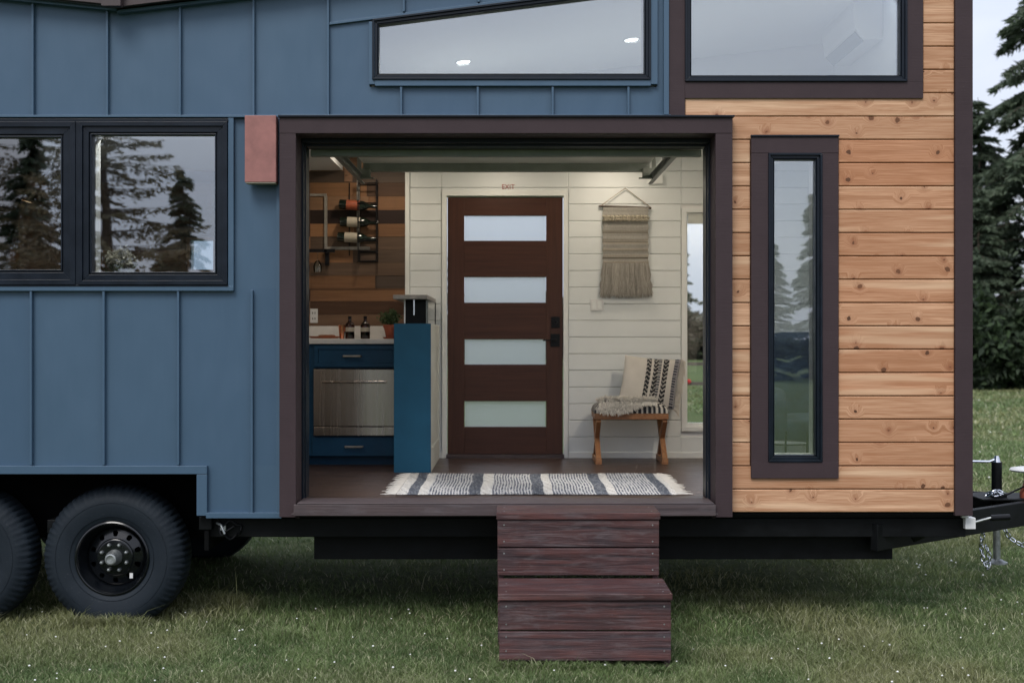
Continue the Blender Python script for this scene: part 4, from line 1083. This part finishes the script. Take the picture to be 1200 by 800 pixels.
# wine rack
wr = thing('wine_rack', 'black iron wine rack on the plank wall', 'wine rack', (0, 0, 0)); yw = YB-.03
m = MB()
def wb_(*pts, r=.0045): m.tube([(bx(a), y_, bz(b)) for a, b, y_ in pts], r, 6)
for y_ in (yw, yw-.10):
    wb_((422,212,y_),(422,307,y_)); wb_((443,212,y_),(443,307,y_)); 
wb_((410,215,yw),(410,300,yw))
for r_ in (217,240,262,283,296,307): wb_((421,r_,yw),(443,r_,yw)); wb_((422,r_,yw-.1),(443,r_,yw-.1)); wb_((422,r_,yw),(422,r_,yw-.1)); wb_((443,r_,yw),(443,r_,yw-.1))
m.build('rack_frame', 'black_metal', wr, smooth=True)
def wine(px, row, lab, label, ang):
    o = thing('wine_bottle', label, 'wine bottle', (bx(px), YB-.085, bz(row)), 'wine bottles in the iron rack')
    m = MB(); m.lathe([(0,-.13),(.036,-.13),(.038,-.12),(.038,.05),(.03,.075),(.014,.10),(.013,.165),(0,.165)], axis='X', seg=24); m.build('glass_body', 'bottle_wine', o, smooth=True)
    m = MB(); m.lathe([(.0385,-.075),(.0387,-.075),(.0387,.025),(.0385,.025)], axis='X', seg=24); m.build('paper_label', lab, o, smooth=True)
    o.rotation_euler = (0, R(ang), 0)
wine(413+6, 242, 'label_orange', 'wine bottle with orange label, topmost in the black rack', 4)
wine(420, 261.5, 'label_cream', 'wine bottle with cream label, middle of the three in the black rack', 2)
wine(417, 279.5, 'label_cream', 'wine bottle with rounded white label, lowest in the black rack', 3)
# thin pale strips in a square outline on the plank wall, and glass holder
wf = thing('wall_strips', 'thin pale square moulding on the plank wall behind the wine rack', 'strips')
m = MB(); yq = YB-.03
for a in ((364,383.5,227.5,230.3),(380.8,384.2,230.3,289.5),(380.8,434,289.5,293),(418.8,421.8,212,289.5)): m.box(bx(a[0]), bx(a[1]), yq-.006, yq+.006, bz(a[3]), bz(a[2]))
m.build('pale_strip', 'stone_top', wf)
gh = thing('glass_holder', 'black T-shaped rail holding wine glasses upside down on the plank wall', 'glass holder')
m = MB(); m.box(bx(350), bx(395), yq-.10, yq-.085, bz(297), bz(293)); m.box(bx(382), bx(386.5), yq-.02, yq+.006, bz(311), bz(293)); m.box(bx(383), bx(386), yq-.10, yq-.02, bz(296.5), bz(294)); m.build('rail', 'black_metal', gh)
for px_, lb in ((375, 'upside-down wine glass hanging from the black rail, fully in view'), (361, 'upside-down wine glass hanging from the black rail, half behind the jamb')):
    o = thing('wine_glass', lb, 'wine glass', (bx(px_), yq-.092, bz(297)))
    m = MB(); m.lathe([(.030,.0),(.003,-.004),(.003,-.055),(.022,-.075),(.033,-.105),(.030,-.15),(.029,-.15),(.032,-.105),(.021,-.077),(.0,-.058)], seg=24); m.build('glass', 'thin_glass', o, smooth=True)
# interior seen through the left windows
sr = thing('stair_stringer', 'sloping brown timber beam seen through the far-left window pane', 'beam', (0,0,0))
m = MB(); dq = 9.0; m.prism([(X(-40,dq),Z(172,dq)),(X(54,dq),Z(213,dq)),(X(54,dq),Z(233,dq)),(X(-40,dq),Z(200,dq))], dq-D, dq-D+.05); m.build('beam', 'beam_brown', sr, bevel=.003)
lsf = thing('lit_shelf', 'thin shelf with a warm lit edge seen through the far-left window pane', 'shelf', (0,0,0))
m = MB(); m.box(X(-40,9.2), X(22,9.2), 1.85, 2.1, Z(236.5,9.2), Z(233.5,9.2)); m.build('light_strip', 'strip_glow', lsf, bevel=.003)
m = MB(); m.box(X(-40,9.2), X(22,9.2), 1.86, 2.6, Z(233,9.2), Z(230,9.2)); m.box(X(21,9.2), X(23,9.2), 1.86, 2.6, 1.65, Z(234,9.2)); m.build('board', 'beam_brown', lsf)
fl = thing('flower_bouquet', 'bunch of white flowers seen low in the square window', 'flowers', (X(143,8.2), .85, Z(320,8.2)))
v, f, cc = leafball(420, np.array([0,0,.09]), (.10,.07,.075), .020, [(.62,.60,.52),(.5,.48,.40)]); raw('blossoms', v, [f], 'leaf', fl, cc)
v, f, cc = leafball(260, np.array([0,0,.03]), (.10,.07,.07), .022, [(.04,.07,.03)]); raw('leaves', v, [f], 'leaf', fl, cc)
m = MB(); m.lathe([(0,-.16),(.05,-.16),(.06,-.08),(.045,.0),(.04,.0)], seg=20); m.build('vase', 'white_plastic', fl, smooth=True)
# inside tall window: armchair, pot in wire stand
ac = thing('armchair', 'dark blue armchair seen through the tall narrow window', 'armchair', (X(945,8.2), .95, ZF))
m = MB()
def soft(m, x0, x1, y0, y1, z0, z1, n=10):
    c_ = Vector(((x0+x1)/2, (y0+y1)/2, (z0+z1)/2)); h = Vector(((x1-x0)/2, (y1-y0)/2, (z1-z0)/2)); e = .35
    V = []
    for i in range(n*2+1):
        ph = -math.pi/2+math.pi*i/(n*2); row = []
        for j in range(n*4):
            t2 = 2*math.pi*j/(n*4); sg = lambda q, e_: math.copysign(abs(q)**e_, q)
            row.append(m.bm.verts.new(c_+Vector((h.x*sg(math.cos(ph),e)*sg(math.cos(t2),e), h.y*sg(math.cos(ph),e)*sg(math.sin(t2),e), h.z*sg(math.sin(ph),e)))))
        V.append(row)
    for a, b in zip(V, V[1:]):
        for j in range(n*4): m.face([a[j], a[(j+1)%(n*4)], b[(j+1)%(n*4)], b[j]])
soft(m, -.22,.40,.20,.38,.10,.98); m.build('backrest', 'blue_velvet', ac, smooth=True)
m = MB(); soft(m, -.22,.40,-.30,.20,.12,.45); m.build('seat', 'blue_velvet', ac, smooth=True)
for x in (-.27,.36): m = MB(); soft(m, x,x+.12,-.30,.30,.12,.62); m.build('armrest', 'blue_velvet', ac, smooth=True)
pt = thing('white_planter', 'white round pot in a black wire stand, low behind the tall window', 'planter', (X(921,7.8), .45, ZF))
m = MB(); m.lathe([(0,.02),(.10,.02),(.13,.30),(.12,.30),(.09,.05),(0,.05)], seg=32); m.build('pot', 'white_plastic', pt, smooth=True)
m = MB()
for z in (.02,.17,.30): m.tube([(.145*math.cos(a),.145*math.sin(a),z) for a in np.linspace(0,2*math.pi,25)], .005, 6)
for a in np.linspace(0,2*math.pi,7)[:-1]: m.tube([(.145*math.cos(a+.3),.145*math.sin(a+.3),0),(.145*math.cos(a+.3),.145*math.sin(a+.3),.36)], .006, 6)
m.build('wire_stand', 'black_metal', pt, smooth=True)
# air conditioner in the loft on right end wall
aw = XR-.121; acn = thing('air_conditioner', 'white wall air conditioner seen through the upper corner window', 'air conditioner', (aw, 1.73, 3.665))
m = MB(); m.prism([(0,0),(0,.30),(-.19,.30),(-.21,.20),(-.19,.07),(-.13,0)], -.43, .43); m.build('body', 'white_plastic', acn, bevel=.01)
m = MB(); m.prism([(-.125,-.003),(-.185,.06),(-.190,.056),(-.13,-.008)], -.40, .40); m.build('vent_flap', 'door_rail_grey', acn)
# ceiling lights in loft + main, some of them unseen fill lamps
def clight(x, y, z, tilt, label, power, size=.06, group=None, vis=True):
    o = thing('ceiling_light', label, 'ceiling light', (x, y, z), group); o.rotation_euler = (0, tilt, 0)
    m = MB(); m.lathe([(size,0),(size+.018,-.004),(size+.02,0.0)], seg=28); m.build('trim_ring', 'white_plastic', o, smooth=True)
    m = MB(); m.lathe([(0,-.002),(size,-.002)], seg=28); m.build('lens', 'lamp_glow', o)
    l = bpy.data.lights.new('lamp', 'AREA'); l.shape = 'DISK'; l.size = size*2; l.energy = power; l.color = (1,.85,.68); lo = bpy.data.objects.new('lamp', l); COL.objects.link(lo); lo.parent = o; lo.location = (0,0,-.012)
def lz(px, d, y): 
    x = X(px, d); return x, y, roof_z(x)-.131
for (px_, row, lb) in ((543,73,'round lit downlight in the slanted window, nearer its low end'), (740,47,'round lit downlight in the slanted window, nearer its tall end')):
    # find depth where the view ray meets the sloped ceiling
    d_ = 8.0
    for _ in range(60): x_ = X(px_, d_); d_ = (roof_z(x_)-.131-H)*F/(HR-row)
    clight(X(px_,d_), d_-D, roof_z(X(px_,d_))-.131, math.atan(-.12), lb, 2.2, .047)
clight(1.9, .6, roof_z(1.9)-.131, math.atan(-.12), 'unseen fill lamp added in the loft ceiling above the cedar corner', 2.5)  # lamp added out of view to brighten the right end of the loft
for x_, y_, lb, pw in ((-2.3,.36,'unseen fill lamp added over the kitchen window',7),(-1.0,1.2+.9,'warm downlight over the kitchen counter',3.0),(.75,2.25,'warm downlight above the wall hanging and stool',2.6),(-.1,2.2,'warm downlight above the front door',2.1),(1.75,.45,'unseen fill lamp added above the armchair',16)):  # kitchen-window and armchair lamps are hidden fill, added to brighten those rooms
    clight(x_, y_, ZC-.002 if x_ > -1.35 else 2.95, 0, lb, pw)
m = MB(); m.box(XL+.1, X(331)-.002, .152, YB-.001, 2.952, 3.0); m.build('ceiling', 'white_wall', house)

# ================================================================== GROUND, GRASS
m = MB(); NG = 80
def gz(x, y):
    return 0.0
xs = np.concatenate([-np.geomspace(900, 6, 25), np.linspace(-5.5, 5.5, 23), np.geomspace(6, 900, 25)])
ys = np.concatenate([-np.geomspace(400, 4, 20), np.linspace(-3.5, 4.5, 17), np.geomspace(5, 1500, 30)])
V = [[m.bm.verts.new((x, y, (.02*math.sin(x*1.3)*math.sin(y*.9)-.01 if abs(x) < 30 and abs(y) < 30 else 0)-.012)) for x in xs] for y in ys]
for j in range(len(ys)-1):
    for i in range(len(xs)-1): m.face([V[j][i], V[j][i+1], V[j+1][i+1], V[j+1][i]])
g = m.build('ground', 'ground', None, smooth=True, recalc=False); tag(g, 'mown meadow ground around the trailer', 'ground', kind='structure')
def gh_(x, y): return .02*np.sin(x*1.3)*np.sin(y*.9)-.022
def vnoise(x, y, s, seed):
    r = np.random.default_rng(seed); G = r.random((64,64)); xi = (x*s) % 64; yi = (y*s) % 64; i = xi.astype(int) % 64; j = yi.astype(int) % 64; fx = xi-np.floor(xi); fy = yi-np.floor(yi)
    fx = fx*fx*(3-2*fx); fy = fy*fy*(3-2*fy)
    return (G[i,j]*(1-fx)+G[(i+1)%64,j]*fx)*(1-fy)+(G[i,(j+1)%64]*(1-fx)+G[(i+1)%64,(j+1)%64]*fx)*fy
def blades(x0, x1, y0, y1, n, h, w, hug=False):
    x = rng.uniform(x0, x1, n); y = rng.uniform(y0, y1, n)
    keep = ~((x > xlo-.01) & (x < xhi+.01) & (y > Y1-.01) & (y < Y3))
    x, y = x[keep], y[keep]; n = len(x)
    a = vnoise(x+100, y+100, 1.6, 1); b = vnoise(x+100, y+100, 7, 2); c_ = vnoise(x+100, y+100, .5, 3)
    b2 = vnoise(x+50, y+80, 3.1, 5); tuft = np.clip((b2-.72)*4, 0, 1); hh = h*(.30+.35*a+.4*b+.9*tuft)*(.5+.8*rng.random(n)); tall = rng.random(n) < .006; hh[tall] *= 2.0
    th = rng.uniform(0, 2*np.pi, n); lean = rng.uniform(.2, 1.6, n)*hh; ld = rng.uniform(0, 2*np.pi, n)+1.2*(a-.5)
    z = gh_(x, y); ww = w*(.7+.6*rng.random(n))
    cx, sx_ = np.cos(th)*ww/2, np.sin(th)*ww/2; lx_, ly_ = np.cos(ld)*lean, np.sin(ld)*lean
    P0 = np.stack([x-cx, y-sx_, z], 1); P1 = np.stack([x+cx, y+sx_, z], 1)
    P2 = np.stack([x+cx*.8+lx_*.35, y+sx_*.8+ly_*.35, z+hh*.6], 1); P3 = np.stack([x-cx*.8+lx_*.35, y-sx_*.8+ly_*.35, z+hh*.6], 1)
    P4 = np.stack([x+lx_, y+ly_, z+hh*.95], 1)
    v = np.stack([P0,P1,P2,P3,P4], 1).reshape(-1,3)
    g1 = np.array([.055,.095,.034]); g2 = np.array([.165,.225,.085]); dry = np.array([.34,.34,.21]); oliv = np.array([.20,.205,.092])
    k = np.clip(.2+.7*b+.25*(rng.random(n)-.5), 0, 1)[:,None]; cc = g1*(1-k)+g2*k
    q = np.clip((c_*.9+a*.8+b2*.3-.85)*1.9, 0, .85)[:,None]; cc = cc*(1-q)+oliv*q
    dm = (rng.random(n) < .10+.12*a)[:,None]; cc = np.where(dm, dry*(.7+.5*rng.random(n)[:,None]), cc)
    cc *= (.92+.46*rng.random(n))[:,None]
    base = np.arange(n)[:,None]*5; q4 = base+np.array([0,1,2,3]); q3 = base+np.array([3,2,4])
    return v, q4, q3, np.repeat(cc, 5, 0)
def join(sets):
    vs, f4, f3, cs = [], [], [], []; o = 0
    for v, a, b, c_ in sets: vs.append(v); f4.append(a+o); f3.append(b+o); cs.append(c_); o += len(v)
    return np.concatenate(vs), [np.concatenate(f4), np.concatenate(f3)], np.concatenate(cs)
sets = [blades(xlo-.05, xhi+.05, Y1-.05, Y1-.008, 1500, .075, .004), blades(xlo-.05, xlo-.01, Y1, Y3, 600, .08, .004), blades(xhi+.01, xhi+.05, Y1, Y2, 600, .08, .004), blades(WX[0]-.22, WX[0]+.22, -.02, .07, 1200, .085, .004), blades(WX[1]-.2, WX[1]+.22, -.02, .07, 900, .085, .004), blades(-3.9, 4.2, -1.75, -.2, 170000, .046, .0034), blades(-4.2, 4.6, -.2, .9, 42000, .058, .0042), blades(-4, 4, .9, 3.2, 14000, .055, .006),
        blades(2.2, 6.2, .5, 5.5, 42000, .055, .0065), blades(3.0, 12, 5.5, 14, 45000, .07, .014), blades(4, 24, 14, 36, 42000, .10, .035), blades(-3.2, 4, 3, 9, 12000, .06, .012)]
v, fs, cc = join(sets); gr = raw('grass', v, fs, 'blade', None, cc); tag(gr, 'short patchy green and straw-coloured grass blades', 'grass', kind='stuff')
# clover flowers: little white pom-poms
n = 420; x = np.concatenate([rng.uniform(-3.6,4.0,170), rng.uniform(2.8,5.5,70), rng.uniform(3,11,110), rng.uniform(5,20,n-350)]); y = np.concatenate([rng.uniform(-1.6,.4,170), rng.uniform(.3,4.5,70), rng.uniform(4,12,110), rng.uniform(12,28,n-350)])
kp = (vnoise(x+100, y+100, 1.1, 9) > .38) & ~((x > xlo-.02) & (x < xhi+.02) & (y > Y1-.02) & (y < Y3)); x, y = x[kp], y[kp]
m = MB(); 
for a, b in zip(x, y):
    s_ = random.uniform(.0035,.0065)*(1 if b < 1 else 1.3+.09*b); z = gh_(a, b)+random.uniform(.035,.055)
    m.lathe([(0,-s_*.6),(s_*.8,-s_*.3),(s_,.1*s_),(s_*.6,s_*.7),(0,s_*.9)], (a,b,z), 'Z', 6)
cf = m.build('clover_flowers', 'clover_white', None, smooth=True); tag(cf, 'tiny white clover flowers scattered over the grass', 'flowers', kind='stuff')

# ================================================================== TREES
def conifer(h, rad, seed, nl, per, leafs, leafn, droop=.25, base=.10, gappy=.0, colA=(.055,.082,.056), colB=(.115,.150,.095)):
    """returns (trunk mesh builder, crown arrays)"""
    r = np.random.default_rng(seed); m = MB(); Vs = []; Cs = []
    bend = r.normal(size=2)*.015*h
    def axis(z): return Vector((bend[0]*math.sin(z/h*2.4), bend[1]*math.sin(z/h*2.1), z))
    m.tube([axis(h*k/10)-(Vector((0,0,.2)) if k == 0 else Vector((0,0,0))) for k in range(11)], [max(.012, .021*h*(1-k/10.3)) for k in range(11)], 8)
    for i in range(nl):
        fz = base+(1-base)*(i/nl)**.9; z = h*fz
        for q in range(per):
            if r.random() < gappy: continue
            az = r.uniform(0, 2*math.pi); L = rad*((1-fz)**.75)*(.55+.6*r.random())*(1 if fz > .2 else .75+fz)+.25
            zz = z+r.uniform(-.5,.5)*h/nl; o = axis(max(0, zz)); d = Vector((math.cos(az), math.sin(az), 0)); dz = r.uniform(-.1,.25)
            pts = []
            for k in range(5):
                t_ = k/4; pts.append(o+d*L*t_+Vector((0,0,L*(dz*t_-droop*(1+dz)*t_*t_*1.2+.10*t_**3))))
            m.tube(pts, [max(.006, .010*L*(1-.85*k/4)) for k in range(5)], 4, False)
            pa = np.array([tuple(p) for p in pts])
            nn = max(4, int(leafn*L/rad)); tt = r.random(nn)**.75; seg = np.minimum((tt*4).astype(int), 3); ft = tt*4-seg
            pos = pa[seg]*(1-ft)[:,None]+pa[seg+1]*ft[:,None]
            side = np.array([-math.sin(az), math.cos(az), 0]); wd = (.10+.30*L*(1-tt)*tt*2)
            off = r.normal(size=nn)*wd*.65
            pos = pos+side*off[:,None]+np.array([0,0,1])*(-np.abs(off)*.35-r.random(nn)*.22*(.3+droop))[:,None]
            dirv = side*np.sign(off)[:,None]*.8+np.array([d.x,d.y,0])*.7+np.array([0,0,-1.0])*(.25+droop*r.random(nn))[:,None]+r.normal(size=(nn,3))*.35
            dirv /= np.linalg.norm(dirv, axis=1)[:,None]
            b = np.cross(dirv, r.normal(size=(nn,3))); b /= np.linalg.norm(b, axis=1)[:,None]
            s_ = (leafs*(.55+.9*r.random(nn)))[:,None]
            Vs.append(np.stack([pos-dirv*s_*.3, pos+b*s_*.22, pos+dirv*s_, pos-b*s_*.22], 1).reshape(-1,3))
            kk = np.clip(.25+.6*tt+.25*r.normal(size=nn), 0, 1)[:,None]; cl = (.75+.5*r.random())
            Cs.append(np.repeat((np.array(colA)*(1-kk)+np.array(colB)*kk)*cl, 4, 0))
    v = np.concatenate(Vs); c_ = np.concatenate(Cs)
    return m, v, c_
def tree_proto(label, cat, group, name='conifer', **kw):
    o = thing(name, label, cat, (0,0,0), group); m, v, c_ = conifer(**kw)
    m.build('trunk', 'bark', o, smooth=True); raw('crown', v, [np.arange(len(v)).reshape(-1,4)], 'leaf', o, c_); return o
def tree_at(p, x, y, s=1.0, rz=0, label=None, first=False):
    o = p if first else copy_tree(p); o.location = (x, y, 0); o.scale = (s,s,s); o.rotation_euler = (0,0,rz)
    if label: o['label'] = label
    return o
G1 = 'conifers across the meadow'
A = tree_proto('airy fir with drooping feathery branches, nearest the cedar corner', 'tree', G1, h=17, rad=4.6, seed=3, nl=34, per=5, leafs=.21, leafn=720, droop=.42, base=.03, gappy=.10)
B = tree_proto('dense dark fir', 'tree', G1, h=12, rad=3.4, seed=5, nl=30, per=6, leafs=.24, leafn=380, droop=.3, base=.02)
Cc = tree_proto('slim fir', 'tree', G1, h=14, rad=3.0, seed=8, nl=32, per=5, leafs=.30, leafn=200, droop=.35, base=.03)
# right edge: base row 455 -> d ~ 41
tree_at(A, 17.3, 35.0, 1.0, 1.3, first=True)
tree_at(B, 15.3, 34.6, .55, 0.3, 'dense dark fir, low and broad, at the foot of the airy fir', first=True)
tree_at(A, 14.2, 38.5, .75, 4.0, 'smaller airy fir half hidden by the house corner trim')
tree_at(Cc, 20.6, 38, 1.0, 2, 'slim fir just outside the right edge', first=True)
far_label = 'fir in the distant tree line beyond the meadow'
k = 0
for (x_, y_, s_, p_) in ((14.3,36.5,.40,'B'),(17.6,33.6,.42,'B'),(16.2,37.5,.72,'C'),(23,36,.9,'B'),(27,40,1,'C')):
    tree_at({'B':B,'C':Cc}[p_], x_, y_, s_, random.uniform(0,6), ['short dark fir squeezed beside the house corner trim','short dense fir in front of the airy fir, right edge','slender fir standing behind the airy fir','fir beyond the right edge, middle height','tall fir beyond the right edge'][k]); k += 1
for i in range(7):
    o = tree_at((B, Cc)[i % 2], 33+i*6.5+random.uniform(-2,2), 42+i*3+random.uniform(-3,3), random.uniform(.6,.95), random.uniform(0,6), 'fir in the row beyond the right edge of the meadow'); o['group'] = 'tree row right of the meadow'
for i in range(26):
    x_ = -95+i*7.2+random.uniform(-2,2); y_ = 105+random.uniform(-8,10)
    o = tree_at((B, Cc)[i % 2], x_, y_, random.uniform(.75,1.15), random.uniform(0,6), far_label); o['group'] = 'distant tree line'
# bare thicket seen through the sidelight and under the far trees: shrubs
sh = thing('shrub', 'brownish bare shrub in the distant thicket beyond the fence', 'shrub', (0,0,0), 'distant thicket')
v, f, cc = leafball(5000, np.array([0,0,2.2]), (3.4,2.2,2.3), .26, [(.10,.085,.06),(.075,.075,.045),(.12,.10,.07)]); raw('twigs', v, [f], 'leaf', sh, cc)
m = MB(); [m.tube([(0,0,-.1),(random.uniform(-1,1),random.uniform(-1,1),1.6),(random.uniform(-2.4,2.4),random.uniform(-1.5,1.5),3.4)], [.09,.05,.02], 5) for _ in range(9)]; m.build('stems', 'bark', sh)
first = True
for i in range(16):
    o = sh if first else copy_tree(sh); first = False; o.location = (-28+i*5.0+random.uniform(-1,1), 88+random.uniform(-3,3), 0); o.scale = (1,1,random.uniform(.7,1.1)); o.rotation_euler = (0,0,random.uniform(0,6))
# hedge-like low firs at right base
sb = thing('bush', 'low dark evergreen bush at the meadow edge, hard against the corner trim', 'bush', (0,0,0), 'evergreen bushes at the meadow edge')
v, f, cc = leafball(9000, np.array([0,0,1.3]), (2.0,1.4,1.5), .15, [(.030,.05,.025),(.05,.08,.035),(.022,.036,.02)]); raw('foliage', v, [f], 'leaf', sb, cc)
m = MB(); [m.tube([(0,0,-.1),(random.uniform(-.4,.4),random.uniform(-.4,.4),.9),(random.uniform(-1,1),random.uniform(-.8,.8),2)], [.06,.04,.01], 5) for _ in range(6)]; m.build('stems', 'bark', sb)
sb.location = (14.4, 33.6, 0)
for (x_, lb) in ((16.6,'low dark evergreen bush at the meadow edge, under the airy fir'),(19.3,'low dark evergreen bush outside the right edge')):
    o = copy_tree(sb); o.location = (x_, 33.6+random.uniform(-.5,.5), 0); o['label'] = lb; o.rotation_euler = (0,0,random.uniform(0,6))
# rail fence
fe = thing('rail_fence', 'dark two-rail fence across the meadow seen through the sidelight', 'fence', (0,0,0))
for i, x_ in enumerate(np.arange(-14, 9.1, 2.8)):
    m = MB(); m.box(x_-.05, x_+.05, 19.96, 20.06, -.1, 1.2); m.build('post', 'fence_wood', fe)
m = MB(); [m.box(-14, 8.4, 19.93, 19.957, z-.035, z+.035) for z in (1.08, .66)]; m.build('rail', 'fence_wood', fe)
rb = MB(); rb.tube([(0,0,0),(.03,-.02,-.08),(-.04,-.02,-.17)], [.05,.06,.01], 8); rb.tube([(0,0,0),(-.09,-.02,-.06),(-.12,-.02,-.12)], [.05,.05,.01], 8)
rbo = rb.build('ribbon', 'red_cloth', None, smooth=True); rbo.scale = (.5,.5,.5); rbo.location = (X(808,27.2), 19.88, .74); tag(rbo, 'small red ribbon tied to the fence, seen through the sidelight', 'ribbon')
# trees behind the photographer that show in the glass
G2 = 'conifers behind the photographer'
Dd = tree_proto('loose half-bare tree behind the photographer, mirrored in the square window', 'tree', G2, name='bare_tree', h=13, rad=5.2, seed=21, nl=30, per=6, leafs=.17, leafn=230, droop=.10, base=.10, gappy=.30, colA=(.12,.10,.065), colB=(.20,.17,.10))
Dd.location = (-15.0, -40, 0)
refl = [(-19.5,-44,.9,'D'),(-13.2,-43,.60,'C'),(-18.5,-42,.7,'C'),(-23,-44,1.0,'C'),(-27,-40,.8,'C'),(-9.0,-47,.42,'B'),(-32,-44,1,'A'),(9.6,-40,.43,'B'),(11.6,-42,.52,'C'),(13.4,-39,.6,'B'),(7.4,-44,.36,'C'),(16.5,-44,.75,'C'),(20,-43,.8,'B'),(4.5,-46,.3,'B'),(1,-47,.33,'C'),(-3,-46,.3,'B'),(-6,-46,.33,'C'),(25,-45,.9,'C')]
for (x_, y_, s_, p_) in refl:
    o = tree_at({'A':A,'B':B,'C':Cc,'D':Dd}[p_], x_, y_, s_, random.uniform(0,6), 'fir behind the photographer, mirrored in the window glass'); o['group'] = G2

# ================================================================== WORLD, SUN, CAMERA
W = bpy.data.worlds.new('World'); S.world = W; W.use_nodes = True; nt = W.node_tree; nt.nodes.clear(); L = nt.links
SE, SA = 48, 205     # sun elevation, azimuth of travel helper
sun_dir = Vector((-.30, -.85, 1.0)).normalized()       # towards the sun: behind the camera, left, high
el = math.asin(sun_dir.z); az = math.atan2(sun_dir.x, sun_dir.y)
sk = nt.nodes.new('ShaderNodeTexSky'); sk.sky_type = 'NISHITA'; sk.sun_disc = False; sk.sun_elevation = el; sk.sun_rotation = az; sk.air_density = 1.0; sk.dust_density = 2.5
tc = nt.nodes.new('ShaderNodeTexCoord'); mp_ = nt.nodes.new('ShaderNodeMapping'); mp_.inputs['Scale'].default_value = (1,1,3.2); L.new(tc.outputs['Generated'], mp_.inputs[0])
no = nt.nodes.new('ShaderNodeTexNoise'); no.inputs['Scale'].default_value = 2.0; no.inputs['Detail'].default_value = 6; no.inputs['Roughness'].default_value = .55; no.inputs['Distortion'].default_value = .4; L.new(mp_.outputs[0], no.inputs['Vector'])
rp = nt.nodes.new('ShaderNodeValToRGB'); e = rp.color_ramp.elements; e[0].position = .3; e[0].color = (4.3,4.75,5.9,1); e[1].position = .72; e[1].color = (6.3,6.5,7.2,1); L.new(no.outputs['Fac'], rp.inputs[0])
mx = nt.nodes.new('ShaderNodeMix'); mx.data_type = 'RGBA'; mx.inputs[0].default_value = .86; L.new(sk.outputs[0], mx.inputs[6]); L.new(rp.outputs[0], mx.inputs[7])
gm = nt.nodes.new('ShaderNodeSeparateXYZ'); L.new(tc.outputs['Generated'], gm.inputs[0])
mr = nt.nodes.new('ShaderNodeMapRange'); mr.inputs[1].default_value = 0; mr.inputs[2].default_value = 1; mr.inputs[3].default_value = .95; mr.inputs[4].default_value = 2.2; L.new(gm.outputs[2], mr.inputs[0])
vm = nt.nodes.new('ShaderNodeVectorMath'); vm.operation = 'SCALE'; L.new(mx.outputs[2], vm.inputs[0]); L.new(mr.outputs[0], vm.inputs['Scale'])
bg = nt.nodes.new('ShaderNodeBackground'); bg.inputs[1].default_value = .10; L.new(vm.outputs[0], bg.inputs[0])
wo = nt.nodes.new('ShaderNodeOutputWorld'); L.new(bg.outputs[0], wo.inputs[0])
sl_ = bpy.data.lights.new('sun', 'SUN'); sl_.energy = 1.4; sl_.angle = R(25); sl_.color = (1,.965,.92); so = bpy.data.objects.new('sun', sl_); COL.objects.link(so)
so.rotation_euler = (-sun_dir).to_track_quat('-Z', 'Y').to_euler(); so.location = (0,-5,12)

cam = bpy.data.cameras.new('camera'); co = bpy.data.objects.new('camera', cam); COL.objects.link(co); S.camera = co
co.location = (0, -D, H); co.rotation_euler = (R(90), 0, 0); cam.sensor_width = 36; cam.lens = F/1200*36; cam.shift_y = -5/1200; cam.clip_end = 3000; cam.clip_start = .05
cam.dof.use_dof = True; cam.dof.focus_distance = 7.6; cam.dof.aperture_fstop = 2.8
S.view_settings.view_transform = 'Standard'; S.view_settings.look = 'None'; S.view_settings.gamma = 1; S.view_settings.exposure = 0.45
S.render.engine = 'CYCLES'; S.cycles.max_bounces = 8; S.cycles.transparent_max_bounces = 12; S.cycles.diffuse_bounces = 5
try: S.view_settings.use_curve_mapping = False
except Exception: pass
